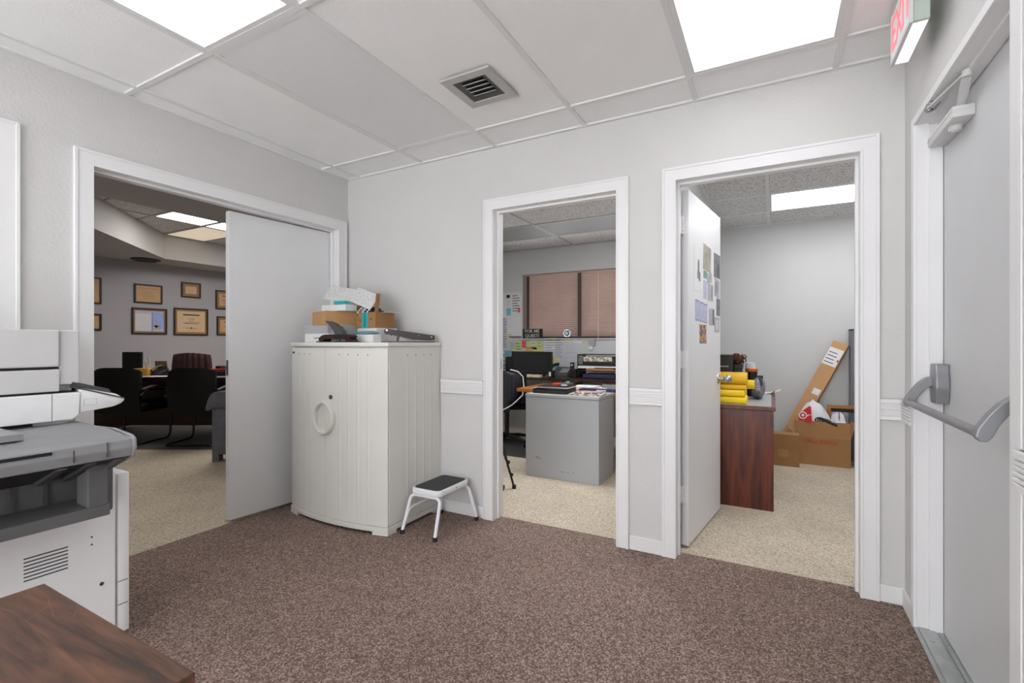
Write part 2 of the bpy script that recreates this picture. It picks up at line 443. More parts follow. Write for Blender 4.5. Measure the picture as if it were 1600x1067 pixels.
# conference-style office to the left
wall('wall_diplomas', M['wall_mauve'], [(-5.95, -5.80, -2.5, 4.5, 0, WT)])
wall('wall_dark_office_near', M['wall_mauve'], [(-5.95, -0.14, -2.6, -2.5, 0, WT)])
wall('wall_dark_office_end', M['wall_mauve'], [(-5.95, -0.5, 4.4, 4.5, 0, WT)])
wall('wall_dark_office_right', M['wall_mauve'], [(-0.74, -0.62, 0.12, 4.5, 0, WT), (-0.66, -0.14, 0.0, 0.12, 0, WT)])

sm(MB().box(-0.135, 3.60, -4.7, 0.088, -0.06, 0).build('floor', M['carpet']))
sm(MB().box(-5.8, -0.135, -2.5, 0.0, -0.06, 0).box(-5.8, -0.74, 0.0, 4.4, -0.06, 0).build('floor_dark_office', M['beige']))
sm(MB().box(-0.5, 4.3, 0.088, 3.18, -0.06, 0).build('floor_offices', M['beige']))

# ---- ceilings: tiles with a lay-in grid
def grid_ceiling(name, x0, x1, y0, y1, z, xs, ys, mt, mg, w=0.024, holes=()):
    b = MB(); b.box(x0, x1, y0, y1, z + 0.006, z + 0.06); o = sm(b.build(name, mt))
    g = MB()
    for x in xs: g.box(x - w / 2, x + w / 2, y0, y1, z - 0.003, z + 0.0062)
    xx = [x0] + list(xs) + [x1]
    for ya in ys:
        for a, c in zip(xx, xx[1:]):
            if isinstance(ya, tuple):
                if not (ya[1] <= (a + c) / 2 <= ya[2]): continue
                yv = ya[0]
            else: yv = ya
            g.box(a + (w / 2 if a != x0 else 0), c - (w / 2 if c != x1 else 0), yv - w / 2, yv + w / 2, z - 0.003, z + 0.0062)
    g.box(x0, x1, y1 - 0.022, y1, z - 0.0045, z + 0.0062).box(x0, x1, y0, y0 + 0.022, z - 0.0045, z + 0.0062)
    g.box(x0, x0 + 0.022, y0 + 0.022, y1 - 0.022, z - 0.0045, z + 0.0062).box(x1 - 0.022, x1, y0 + 0.022, y1 - 0.022, z - 0.0045, z + 0.0062)
    gg = g.build('trim_grid', mg); WM_ = WM[gg]
    gg.parent = o
    return o
XS = [0.14, 0.75, 1.36, 1.97, 2.583, 3.196]
grid_ceiling('ceiling', 0, 3.453, -4.7, 0, H, XS, [-0.262, -1.48, -2.70, -3.92], M['ceil'], M['grid'])
grid_ceiling('ceiling_window_office', -0.5, 2.32, 0.12, 3.18, H, [0.66, 1.88], [0.70, 1.345, 1.98, 2.59], M['pit'], M['vent'], holes=())
grid_ceiling('ceiling_bright_office', 2.42, 4.3, 0.12, 3.18, H, [2.9, 4.12], [0.75, 1.36, 1.98, 2.61], M['pit'], M['grid'])
# raised tray ceiling of the dark office and the soffit round it
ZT = 2.806
grid_ceiling('ceiling_tray', -5.163, -2.21, -1.2, 3.6, ZT, [-4.12, -2.9], [-0.1, 0.51, 1.13, 1.74, 2.35], M['pit'], M['vent'])
sof = MB()
sof.box(-2.21, -0.14, -2.5, 0, H, 2.87).box(-2.21, -0.74, 0, 4.4, H, 2.87).box(-5.8, -5.163, -2.5, 4.4, H, 2.87).box(-5.163, -2.21, 3.6, 4.4, H, 2.87)
sof.prism([(-5.163, -2.5), (-2.21, -2.5), (-2.21, -1.2), (-2.72, -1.2), (-5.163, 1.149)], H, 2.87, 'z')
sm(sof.build('ceiling_soffit', M['soffit']))

# ---- baseboards, chair rails
def baseboard(name, x0, x1, y0, y1):
    b = MB(); b.box(x0, x1, y0, y1, 0, 0.078, 0.004)
    return sm(b.build(name, M['trim']))
baseboard('baseboard_back_left', 0.93, 1.262, -0.012, 0)
baseboard('baseboard_back_middle', 2.231, 2.41, -0.012, 0)
baseboard('baseboard_back_right', 3.362, 3.453, -0.012, 0)
baseboard('baseboard_right_far', 3.441, 3.453, -0.165, -0.012)
baseboard('baseboard_right_near', 3.441, 3.453, -4.7, -1.135)
baseboard('baseboard_left_near', 0, 0.012, -4.7, -2.9)
baseboard('baseboard_left_pier', 0, 0.012, -1.88, -1.69)
baseboard('baseboard_office_far', 2.42, 4.3, 3.17, 3.18)
baseboard('baseboard_diplomas', -5.8, -5.79, -2.5, 4.4)

def rail(name, x0, x1, y0, y1, side):
    """fluted chair rail; side = the face that sticks out into the room"""
    b = MB()
    def slab(z0, z1, d):
        if side == '-y': b.box(x0, x1, y1 - d, y1, z0, z1, 0.0015, seg=1)
        elif side == '-x': b.box(x1 - d, x1, y0, y1, z0, z1, 0.0015, seg=1)
        else: b.box(x0, x0 + d, y0, y1, z0, z1, 0.0015, seg=1)
    slab(0.818, 0.911, 0.010)
    slab(0.893, 0.911, 0.020); slab(0.818, 0.834, 0.018)
    for k in range(4): slab(0.8385 + k * 0.0135, 0.8385 + k * 0.0135 + 0.0085, 0.018)
    return sm(b.build(name, M['trim']))
rail('trim_1', 0.913, 1.262, -0.02, 0, '-y')
rail('trim_2', 2.231, 2.41, -0.02, 0, '-y')
rail('trim_3', 3.362, 3.453, -0.02, 0, '-y')
rail('trim_4', 3.433, 3.453, -0.165, -0.02, '-x')
rail('trim_5', 3.433, 3.453, -4.7, -1.135, '-x')
rail('trim_6', 0, 0.02, -1.88, -1.69, '+x')

# ---- doorways
def casing_x(b, xi0, xi1, zt, yface, w=0.072, d=0.014):
    """door casing on a wall facing -y round an opening xi0..xi1, mitred look: flat board with a raised outer bead"""
    for (a, c) in ((xi0 - w, xi0), (xi1, xi1 + w)):
        b.prism([(a, 0), (c, 0), (c, zt if c == xi0 else zt + w), (a, zt + w if c == xi0 else zt)], yface - d, yface, 'y')
        e = (a, a + 0.014) if c == xi0 else (c - 0.014, c)
        b.box(e[0], e[1], yface - d - 0.004, yface - d, 0, zt + w - 0.001, 0.0015, seg=1)
        q = (c - 0.012, c) if c == xi0 else (a, a + 0.012)
        b.box(q[0], q[1], yface - d - 0.003, yface - d, 0, zt, 0.001, seg=1)
    b.prism([(xi0, zt), (xi1, zt), (xi1 + w, zt + w), (xi0 - w, zt + w)], yface - d, yface, 'y')
    b.box(xi0 - w + 0.014, xi1 + w - 0.014, yface - d - 0.004, yface - d, zt + w - 0.014, zt + w - 0.001, 0.0015, seg=1)
    b.box(xi0 - 0.012, xi1 + 0.012, yface - d - 0.003, yface - d, zt, zt + 0.012, 0.001, seg=1)
def jamb_x(b, xi0, xi1, zt, y0, y1, t=0.02, stop=0.07):
    b.box(xi0 - t, xi0, y0, y1, 0, zt + t).box(xi1, xi1 + t, y0, y1, 0, zt + t).box(xi0, xi1, y0, y1, zt, zt + t)
    b.box(xi0, xi0 + 0.012, y0 + 0.04, y0 + stop, 0, zt, 0.001, seg=1).box(xi1 - 0.012, xi1, y0 + 0.04, y0 + stop, 0, zt, 0.001, seg=1)
    b.box(xi0 + 0.012, xi1 - 0.012, y0 + 0.04, y0 + stop, zt - 0.012, zt)

d2 = struct('door_2', 'white cased doorway without a leaf into the window office', 'doorway', (1.746, 0, 0))
b = MB(); casing_x(b, 1.337, 2.155, 2.03, 0); b.build('casing', M['trim'], d2)
b = MB(); jamb_x(b, 1.337, 2.155, 2.03, 0, 0.12); b.build('jamb', M['trim'], d2)
b = MB().box(1.337, 1.3395, 0.072, 0.098, 0.985, 1.055, 0.0008, seg=1).box(1.3395, 1.342, 0.078, 0.092, 1.005, 1.035); b.build('strike_plate', M['steel'], d2)

d3 = struct('door_3', 'white cased doorway with its door swung open into the bright office', 'door', (2.886, 0, 0))
b = MB(); casing_x(b, 2.482, 3.29, 2.035, 0); b.build('casing', M['trim'], d3)
b = MB(); jamb_x(b, 2.482, 3.29, 2.035, 0, 0.12); b.build('jamb', M['trim'], d3)
P0 = Vector((2.522, 0.159, 0)); DD = Vector((0.1266, 0.992, 0)).normalized(); NN = Vector((DD.y, -DD.x, 0))
MS = frameM(P0, DD, (0, 0, 1))          # local x along the leaf, y up, z = out of the papered face
leaf3 = MB().box(0, 0.768, 0.012, 2.03, -0.042, 0, 0.002, M=MS, seg=1).build('leaf', M['door'], d3)
for zc in (1.826, 1.068, 0.306):
    h = MB()
    h.box(-0.001, 0.0006, zc - 0.05, zc + 0.05, -0.036, -0.002, M=MS)
    h.box(2.482, 2.487, 0.088, 0.152, zc - 0.05, zc + 0.05)
    for k in range(5):
        h.cyl((2.492, 0.150, zc - 0.049 + k * 0.02), (2.492, 0.150, zc - 0.031 + k * 0.02), 0.0065, n=10)
    for q in (-0.035, 0, 0.035): h.cyl(MS @ Vector((-0.0006, zc + q, -0.012)), MS @ Vector((-0.0022, zc + q, -0.012)), 0.004, n=8)
    h.build('hinge', M['trim'], d3)
kb = MB()
kb.cyl(MS @ Vector((0.705, 0.918, 0)), MS @ Vector((0.705, 0.918, 0.007)), 0.034, 0.03, 24)
kb.cyl(MS @ Vector((0.705, 0.918, 0.007)), MS @ Vector((0.705, 0.918, 0.04)), 0.011, n=16)
kb.ball(MS @ Vector((0.705, 0.918, 0.062)), 0.027, n=20)
kb.build('door_knob', M['chrome'], d3, smooth=True)

# double door on the left wall: the leaf by the corner is shut, slightly off its stop
def casing_y(b, yi0, yi1, zt, xface, w=0.075, d=0.014):
    for (a, c, lo) in ((yi0 - w, yi0, 1), (yi1, yi1 + w, 0)):
        b.prism([(a, 0), (c, 0), (c, zt if lo else zt + w), (a, zt + w if lo else zt)], xface, xface + d, 'x')
        e = (a, a + 0.014) if lo else (c - 0.014, c)
        b.box(xface + d, xface + d + 0.004, e[0], e[1], 0, zt + w - 0.001, 0.0015, seg=1)
    b.prism([(yi0, zt), (yi1, zt), (yi1 + w, zt + w), (yi0 - w, zt + w)], xface, xface + d, 'x')
    b.box(xface + d, xface + d + 0.004, yi0 - w + 0.014, yi1 + w - 0.014, zt + w - 0.014, zt + w - 0.001, 0.0015, seg=1)
d1 = struct('door_1', 'wide white cased double doorway with one leaf shut, beside the plastic cabinet', 'door', (-0.07, -0.86, 0))
b = MB(); casing_y(b, -1.612, -0.10, 2.03, 0.0); b.build('casing', M['trim'], d1)
b = MB()
b.box(-0.14, 0, -1.632, -1.612, 0, 2.05).box(-0.14, 0, -0.10, -0.08, 0, 2.05).box(-0.14, 0, -1.612, -0.10, 2.03, 2.05)
b.box(-0.075, -0.045, -1.612, -1.60, 0, 2.03, 0.001, seg=1).box(-0.075, -0.045, -0.112, -0.10, 0, 2.03, 0.001, seg=1).box(-0.075, -0.045, -1.60, -0.112, 2.018, 2.03)
b.build('jamb', M['trim'], d1)
ML = frameM(Vector((-0.080, -0.106, 0)), Vector((-0.062, -0.747, 0)), (0, 0, 1))   # local x along the leaf from its hinge, y up, z = into the left office
b = MB().box(0, 0.752, 0.012, 2.016, 0, 0.044, 0.002, M=ML, seg=1).build('leaf', M['door'], d1)
b = MB().box(0.7515, 0.7535, 0.95, 1.05, 0.010, 0.034, M=ML).box(0.7535, 0.76, 0.985, 1.01, 0.016, 0.028, M=ML).build('latch_plate', M['dark_grey'], d1)

# the next doorway along the left wall, behind the copier (shut)
d4 = struct('door_4', 'white cased closed door on the left wall behind the copier', 'door', (0, -2.4, 0))
b = MB(); casing_y(b, -2.78, -1.955, 2.055, 0.0, w=0.08, d=0.016); b.build('casing', M['trim'], d4)
MB().box(-0.001, 0.004, -2.78, -1.955, 0.0, 2.055).build('leaf', M['door'], d4)

# exit door in a steel frame on the right wall
d5 = struct('door_5', 'grey white steel exit door with a push bar, deep in its frame', 'door', (3.5, -0.64, 0))
b = MB()
fx = 3.441
for (a, c, fx_) in ((-0.20, -0.165, fx), (-1.135, -1.075, 3.4495)):
    b.box(fx_, 3.453, a, c, 0, 2.045 + 0.03, 0.001, seg=1)
b.box(fx, 3.453, -1.075, -0.20, 2.045, 2.075, 0.001, seg=1)
b.box(3.453, 3.6, -0.20, -0.185, 0, 2.06).box(3.453, 3.6, -1.09, -1.075, 0, 2.06).box(3.453, 3.6, -1.075, -0.20, 2.045, 2.06)
b.box(3.49, 3.531, -0.212, -0.20, 0, 2.045).box(3.49, 3.531, -1.075, -1.063, 0, 2.045).box(3.49, 3.531, -1.063, -0.212, 2.033, 2.045)
b.build('frame', M['trim'], d5)
MB().box(3.534, 3.578, -1.072, -0.203, 0.014, 2.042, 0.001, seg=1).build('leaf', M['steel_door'], d5)
b = MB().box(3.44, 3.60, -1.075, -0.20, 0.0, 0.008).box(3.455, 3.51, -1.073, -0.202, 0.008, 0.013, 0.002, seg=1).box(3.516, 3.533, -1.073, -0.202, 0.008, 0.012)
for y in (-0.3, -0.6, -0.9):
    b.cyl((3.48, y, 0.012), (3.48, y, 0.0145), 0.006, n=10).cyl((3.523, y, 0.012), (3.523, y, 0.0135), 0.005, n=10)
b.build('threshold', M['alu'], d5)
# push bar
pb = MB()
pb.tube([(3.42, -0.215, 0.922), (3.42, -0.99, 0.922)], 0.0135, 18)
pb.build('push_bar', M['silver_paint'], d5, smooth=True)
def bracket(name, yc, w):
    b = MB()
    # hooked arm: from the door out and down to the bar
    up = [(3.495, 1.030), (3.474, 1.022), (3.452, 1.004), (3.430, 0.974), (3.408, 0.936), (3.404, 0.916), (3.412, 0.904), (3.428, 0.905), (3.438, 0.918), (3.450, 0.948), (3.468, 0.976), (3.495, 0.994)]
    b.prism(up, yc - w / 2, yc + w / 2, 'y', bev=0.0025)
    return b
b = bracket('arm', -0.225, 0.03)
b.build('bar_arm', M['silver_paint'], d5)
b = MB().prism([(-0.285, 1.08), (-0.215, 1.08), (-0.212, 1.045), (-0.195 - 0.01, 1.02), (-0.205, 0.985), (-0.214, 0.955), (-0.216, 0.925), (-0.284, 0.925), (-0.288, 0.955), (-0.296, 0.985), (-0.296, 1.02), (-0.288, 1.045)], 3.49, 3.534, 'x', bev=0.006)
b.build('latch_case', M['silver_paint'], d5)
b = bracket('arm', -1.0, 0.034).box(3.49, 3.534, -1.03, -0.97, 0.93, 1.075, 0.006)
b.build('bar_arm', M['silver_paint'], d5)
# door closer: box on the leaf, two arms up to the head of the frame
c = MB().box(3.474, 3.534, -0.551, -0.255, 1.925, 1.964, 0.004, seg=2).box(3.4725, 3.534, -0.5525, -0.2535, 1.948, 1.950)
c.build('closer_body', M['print_light'], d5, smooth=True)
c = MB().cyl((3.505, -0.46, 1.908), (3.505, -0.46, 1.9255), 0.018, 0.02, n=20).cyl((3.505, -0.46, 1.904), (3.505, -0.46, 1.908), 0.012, n=16)
c.build('closer_cap', M['print_light'], d5, smooth=True)
a = MB()
p_shaft, p_elbow, p_shoe = Vector((3.505, -0.515, 1.968)), Vector((3.488, -0.640, 2.026)), Vector((3.447, -0.405, 2.026))
def flatarm(b, p, q, w, t):
    x = (q - p); Mx = frameM(p, x, Vector((0, 0, 1)).cross(x))
    b.box(0, x.length, -w / 2, w / 2, -t / 2, t / 2, 0.0015, M=Mx, seg=1)
flatarm(a, p_shaft, p_elbow + Vector((0, 0, -0.004)), 0.026, 0.007); flatarm(a, p_elbow + Vector((0, 0, 0.004)), p_shoe, 0.018, 0.008)
a.cyl(p_elbow + Vector((0, 0, -0.010)), p_elbow + Vector((0, 0, 0.012)), 0.0135, n=16).cyl(p_shaft + Vector((0, 0, -0.004)), p_shaft + Vector((0, 0, 0.006)), 0.014, n=16)
a.build('closer_arm', M['print_light'], d5, smooth=True)
a = MB().cyl(p_shoe + Vector((0, 0, -0.012)), p_shoe + Vector((0, 0, 0.016)), 0.010, n=16).box(3.441, 3.475, -0.425, -0.355, 2.034, 2.045, 0.002)
a.build('arm_shoe', M['steel'], d5, smooth=True)

# window with blinds in the far office
w1 = struct('window_1', 'wide bronze window behind closed dusty rose blinds', 'window', (0.76, 3.25, 1.222))
b = MB().box(-0.10, 1.62, 3.25, 3.29, 1.222, 1.25).box(-0.10, 1.62, 3.25, 3.29, 2.07, 2.10).box(-0.10, -0.06, 3.25, 3.29, 1.25, 2.07).box(1.58, 1.62, 3.25, 3.29, 1.25, 2.07).box(0.69, 0.765, 3.222, 3.29, 1.222, 2.10).box(-0.06, 0.01, 3.222, 3.25, 1.222, 2.10)
b.build('frame', M['mullion'], w1)
MB().box(-0.06, 0.70, 3.268, 3.272, 1.25, 2.07).build('pane', M['glass'], w1)
MB().box(0.755, 1.58, 3.268, 3.272, 1.25, 2.07).build('pane', M['glass'], w1)
MB().box(-0.12, 1.64, 3.155, 3.25, 1.205, 1.222, 0.002).build('sill', M['wall_dim'], w1)
b = MB().box(-0.13, 1.65, 3.165, 3.18, 2.10, 2.125, 0.002); b.build('head_trim', M['wall_dim'], w1)

# ---- ceiling fixtures
def panel(label, x0, x1, y0, y1, z, m, fm, up=0.0, ang=None, group=None):
    t = thing('ceiling_light', label, 'ceiling light', ((x0 + x1) / 2, (y0 + y1) / 2, z), group=group)
    g = 0.011; fw = 0.022
    b = MB()
    for q in ((x0 + g, x1 - g, y0 + g, y0 + g + fw), (x0 + g, x1 - g, y1 - g - fw, y1 - g), (x0 + g, x0 + g + fw, y0 + g + fw, y1 - g - fw), (x1 - g - fw, x1 - g, y0 + g + fw, y1 - g - fw)):
        b.box(q[0], q[1], q[2], q[3], z - 0.002, z + 0.0055)
    b.build('frame', fm, t)
    MB().box(x0 + g + fw, x1 - g - fw, y0 + g + fw, y1 - g - fw, z + 0.0008, z + 0.005).build('diffuser', m, t)
    return t
panel('lit ceiling panel nearest the copier, beside the left wall', 0.75, 1.36, -2.70, -1.48, H, M['lit'], M['grid'])
panel('unlit grey ceiling panel between a lit panel and the square vent', 0.75, 1.36, -1.48, -0.262, H, M['unlit'], M['grid'])
panel('lit ceiling panel over the open office doorway, near the exit sign', 2.583, 3.196, -1.48, -0.262, H, M['lit'], M['grid'])
panel('added unseen fill light panel at the rear of the corridor, nearest the rear wall', 1.36, 1.97, -4.5, -3.92 + 0.6, H, M['lit'], M['grid'])  # out of view behind the camera, added to brighten the corridor
panel('lit panel in the ceiling of the bright office', 2.9, 4.12, 1.98, 2.61, H, M['lit_o3'], M['grid'])
panel('added unseen fill light panel in the bright office ceiling, close inside its doorway', 2.9, 4.12, 0.14, 0.75, H, M['lit_o3'], M['grid'])  # hidden by the door head; added to lift floor and open leaf
panel('unlit wide panel in the window office ceiling, over the desks', 0.66, 1.88, 1.98, 2.59, H, M['unlit_dark'], M['vent'])
panel('added unseen fill light panel in the window office ceiling, close inside its doorway', 0.66, 1.88, 0.71, 1.32, H, M['fill_o2'], M['vent'])  # not visible, added because this office came out too dark
panel('unlit panel in the window office ceiling, near its left wall', -0.5, 0.66, 1.98, 2.59, H, M['unlit_dark'], M['vent'])
panel('added unseen cream fill light panel in the soffit of the dark office, by its near wall', -1.62, -1.0, -2.35, -1.45, H - 0.008, M['fill_dark_near'], M['vent'])  # placed out of sight as extra light for the floor by the doorway
panel('cream lit panel of the raised ceiling, nearest the diagonal soffit', -4.12, -2.9, 0.51, 1.13, ZT, M['lit_warm'], M['vent'])
panel('cream lit panel of the raised ceiling, partly hidden by the shut door leaf', -4.12, -2.9, 1.13, 1.74, ZT, M['lit_warm'], M['vent'])
panel('added unseen cream fill light panel of the raised ceiling in line behind the shut door leaf', -4.12, -2.9, 2.0, 2.61, ZT, M['lit_warm'], M['vent'])  # added where the leaf hides it, only for more light
panel('added unseen cream fill light panel at the far end of the raised ceiling', -4.12, -2.9, 2.9, 3.51, ZT, M['lit_warm'], M['vent'])  # another unseen panel added to brighten the dark office
panel('faintly glowing ceiling panel next to the far soffit', -5.163, -4.12, 1.13, 1.74, ZT, M['lit_dim'], M['vent'])

v = thing('ceiling_vent', 'square grey metal air vent recessed in the corridor ceiling', 'vent', (1.655, -0.67, H))
b = MB(); x0, x1, y0, y1 = 1.515, 1.792, -0.815, -0.522
b.prism([(x0, y0), (x1, y0), (x1 - .045, y0 + .045), (x0 + .045, y0 + .045)], H - 0.012, H - 0.002, 'z')
b.prism([(x1, y0), (x1, y1), (x1 - .045, y1 - .045), (x1 - .045, y0 + .045)], H - 0.012, H - 0.002, 'z')
b.prism([(x1, y1), (x0, y1), (x0 + .045, y1 - .045), (x1 - .045, y1 - .045)], H - 0.012, H - 0.002, 'z')
b.prism([(x0, y1), (x0, y0), (x0 + .045, y0 + .045), (x0 + .045, y1 - .045)], H - 0.012, H - 0.002, 'z')
b.build('frame', M['vent'], v)
# the recess slopes up to a small louvred throat; shown as a shallow dished box that hangs below the tile
b = MB()
a0, a1, c0, c1 = x0 + .03, x1 - .03, y0 + .03, y1 - .03
i0, i1, j0, j1 = x0 + .075, x1 - .075, y0 + .075, y1 - .075
zb, zt_ = H - 0.010, H + 0.0
vb = [b.bm.verts.new(p) for p in ((a0, c0, zb), (a1, c0, zb), (a1, c1, zb), (a0, c1, zb), (i0, j0, H + .0), (i1, j0, H + .0), (i1, j1, H + .0), (i0, j1, H + .0))]
for k in range(4): b.bm.faces.new((vb[k], vb[(k + 1) % 4], vb[4 + (k + 1) % 4], vb[4 + k]))
b.build('throat', M['vent_dark'], v)
MB().box(i0 - .005, i1 + .005, j0 - .005, j1 + .005, H + 0.0, H + 0.004).build('backing', M['black'], v)
for k in range(4):
    y = j0 + 0.018 + k * (j1 - j0 - 0.036) / 3
    MB().box(i0, i1, -0.011, 0.011, -0.001, 0.001, M=Matrix.Translation((0, y, H - 0.004)) @ Matrix.Rotation(math.radians(25), 4, 'X')).build('louvre', M['vent'], v)

vd = thing('ceiling_vent', 'round black air vent under the soffit of the dark office', 'vent', (-5.49, 1.05, H))
MB().lathe([(0.19, 0), (0.19, -0.01), (0.165, -0.022), (0.13, -0.022), (0.125, -0.008), (0.09, -0.02), (0.05, -0.02), (0.02, -0.012)], (-5.49, 1.05, H)).build('ring', M['black'], vd)

# ---- exit sign over the exit door
e = thing('exit_sign', 'box shaped exit sign with glowing red letters above the steel door', 'exit sign', (3.37, -0.5, 2.232))
ex0, ex1, ey0, ey1, ez0, ez1 = 3.345, 3.397, -0.645, -0.355, 2.232, 2.4355
MB().box(ex0 + .004, ex1, ey0, ey1, ez0 + 0.003, ez1, 0.003, seg=1).build('housing', M['exit_green'], e)
b = MB()
for q in ((ey0 - .004, ey1 + .004, ez0, ez0 + .012), (ey0 - .004, ey1 + .004, ez1 - .012, ez1 - .001), (ey0 - .004, ey0 + .008, ez0 + .012, ez1 - .012), (ey1 - .008, ey1 + .004, ez0 + .012, ez1 - .012)):
    b.box(ex0 - .004, ex0 + .006, q[0], q[1], q[2], q[3])
b.build('face_frame', M['print_light'], e)
MB().box(ex0, ex0 + .004, ey0 + .008, ey1 - .008, ez0 + .012, ez1 - .012).build('face', M['exit_face'], e)
MB().box(ex0 + .008, ex1 - .004, ey0 + .012, ey1 - .012, ez0 + .0005, ez0 + .003).build('lens', M['exit_lens'], e)
text('lettering', 'EXIT', 0.175, frameM((ex0 - .0008, (ey0 + ey1) / 2, (ez0 + ez1) / 2), (0, -1, 0), (0, 0, 1)), M['exit_red'], e, xscale=0.80, bold=0.002)
# ================================================================== things in the corridor
# ---- putty grey two-door plastic cabinet
cab = thing('storage_cabinet', 'tall putty grey plastic cabinet with an oval ring handle, in the room corner', 'cabinet', (0.462, -0.28, 0))
CX0, CX1, CYB, CH = 0.028, 0.910, -0.004, 1.165
def bow(x):
    u = (x - 0.469) / 0.441
    return -0.522 - 0.058 * (1 - u * u)
def curve_pts(x0, x1, off, n=20):
    return [(x0 + (x1 - x0) * i / n, bow(x0 + (x1 - x0) * i / n) + off) for i in range(n + 1)]
b = MB()
b.prism([(CX0 + .006, CYB)] + curve_pts(CX0 + .006, CX1 - .006, 0.022) + [(CX1 - .006, CYB)], 0.05, 1.138, 'z')
b.build('carcass', M['putty'], cab)
b = MB()
b.prism([(CX0 - .005, CYB)] + curve_pts(CX0 - .005, CX1 + .005, -0.012) + [(CX1 + .005, CYB)], 1.138, CH, 'z', bev=0.006)
b.build('top', M['putty'], cab)
b = MB()
b.prism([(CX0 - .002, CYB)] + curve_pts(CX0 - .002, CX1 + .002, -0.008) + [(CX1 + .002, CYB)], 0.018, 0.047, 'z', bev=0.003)
for (xa, xb) in ((CX0 - .002, CX0 + .10), (CX1 - .10, CX1 + .002)):
    b.prism(curve_pts(xa, xb, -0.008, 6) + [(xb, bow(xb) + .07), (xa, bow(xa) + .07)], 0.0, 0.018, 'z')
    b.box(xa, xb, -0.08, CYB, 0, 0.018)
b.build('base', M['putty'], cab)
def ribbed(x0, x1, z0, z1, ribs):
    """moulded door skin: shallow raised flutes that stop short of top and bottom"""
    def fn(u, v):
        x = x0 + (x1 - x0) * u; z = z0 + (z1 - z0) * v
        y = bow(x)
        fade = min(1, max(0, (z - z0 - .045) / .02)) * min(1, max(0, (z1 - .075 - z) / .02))
        for r in ribs:
            d = abs(x - r)
            if d < .011: y -= 0.0030 * fade * (0.5 + 0.5 * math.cos(math.pi * d / .011))
            elif d < .020: y += 0.0006 * fade * (0.5 - 0.5 * math.cos(2 * math.pi * (d - .011) / .009))
        return (x, y, z)
    return fn
XM = 0.428
for nm, xa, xb, ribs in (('door', CX0 + .003, XM - .0015, [0.138, 0.205, 0.272]), ('door', XM + .0015, CX1 - .004, [0.555, 0.628, 0.700, 0.772])):
    b = MB(); b.grid(ribbed(xa, xb, 0.05, 1.128, ribs), 90, 30, thick=-0.02)
    dr = b.build(nm, M['putty'], cab, smooth=True)
    # half of the oval ring handle
    lo = xb < 0.5
    path = []
    for i in range(25):
        a = math.radians(90 + 180 * i / 24) if lo else math.radians(-90 + 180 * i / 24)
        x = XM + (-0.002 if lo else 0.002) + 0.082 * math.cos(a); z = 0.685 + 0.098 * math.sin(a)
        path.append((x, bow(x) - 0.020, z))
    hb = MB(); hb.tube(path, 0.0115, 12)
    path2 = [(p[0] , bow(p[0]) - 0.006, p[2]) for p in path]
    hb.tube(path2, 0.0125, 10)
    hb.build('ring_handle', M['putty'], dr, smooth=True)
    for r in ribs: MB().cyl((r, bow(r) + .001, 1.088), (r, bow(r) - .0012, 1.088), 0.0045, n=10).build('screw_cap', M['putty_dark'], dr)
    if not lo:
        lk = MB().cyl((0.482, bow(.482) + .002, 0.818), (0.482, bow(.482) - .006, 0.818), 0.014, n=18).box(0.478, 0.486, bow(.482) - .008, bow(.482) - .006, 0.816, 0.820)
        lk.build('lock', M['dark_grey'], dr)
    else:
        sk = MB().box(0.048, 0.072, bow(.06) - .004, bow(.06) + .002, 1.089, 1.103, 0.003)
        sk.build('badge', M['burgundy'], dr)
b = MB()
def side(u, v):
    y = -0.505 + 0.495 * u; z = 0.055 + 1.078 * v
    x = CX1 - 0.004
    fade = min(1, max(0, (z - .1) / .02)) * min(1, max(0, (1.055 - z) / .02))
    for r in (-0.345, -0.265, -0.185, -0.110):
        d = abs(y - r)
        if d < .012: x += 0.0025 * fade * (0.5 + 0.5 * math.cos(math.pi * d / .012))
    return (x, y, z)
b.grid(side, 80, 24, thick=-0.01)
sp = b.build('side_panel', M['putty'], cab, smooth=True)
for r in (-0.345, -0.265, -0.185, -0.110): MB().cyl((CX1 - .005, r, 1.082), (CX1 - .0025, r, 1.082), 0.0042, n=10).build('screw_cap', M['putty_dark'], sp)

# ---- white step stool
st = thing('step_stool', 'small white metal step stool with a black tread, against the putty grey cabinet', 'step stool', (1.08, -0.24, 0))
TX0, TX1, TY0, TY1, TZ = 0.962, 1.19, -0.392, -0.055, 0.266
def rrect(x0, x1, y0, y1, r, n=6):
    out = []
    for (cx, cy, a0) in ((x1 - r, y1 - r, 0), (x0 + r, y1 - r, 90), (x0 + r, y0 + r, 180), (x1 - r, y0 + r, 270)):
        for i in range(n + 1):
            a = math.radians(a0 + 90 * i / n); out.append((cx + r * math.cos(a), cy + r * math.sin(a)))
    return out
MB().prism(rrect(TX0, TX1, TY0, TY1, 0.045), TZ - 0.034, TZ, 'z', bev=0.006).build('step_plate', M['white_metal'], st, smooth=True)
MB().prism(rrect(TX0 + .016, TX1 - .016, TY0 + .016, TY1 - .016, 0.03), TZ, TZ + .003, 'z').build('tread', M['tread'], st)
for (yt, yb) in ((-0.372, -0.452), (-0.075, -0.052)):
    xl, xr = (0.957, 1.205) if yt < -0.2 else (0.948, 1.236)
    path = [(xl, yb, 0.012), (0.962, yt, TZ - 0.044), (1.186, yt, TZ - 0.044), (xr, yb, 0.012)]
    MB().tube(rounded(path, 0.04, 6), 0.0105, 12).build('leg_frame', M['white_metal'], st, smooth=True)
    for x in (xl, xr):
        MB().cyl((x, yb, 0.0), (x, yb, 0.024), 0.0145, 0.0135, 14).build('rubber_foot', M['rubber'], st)
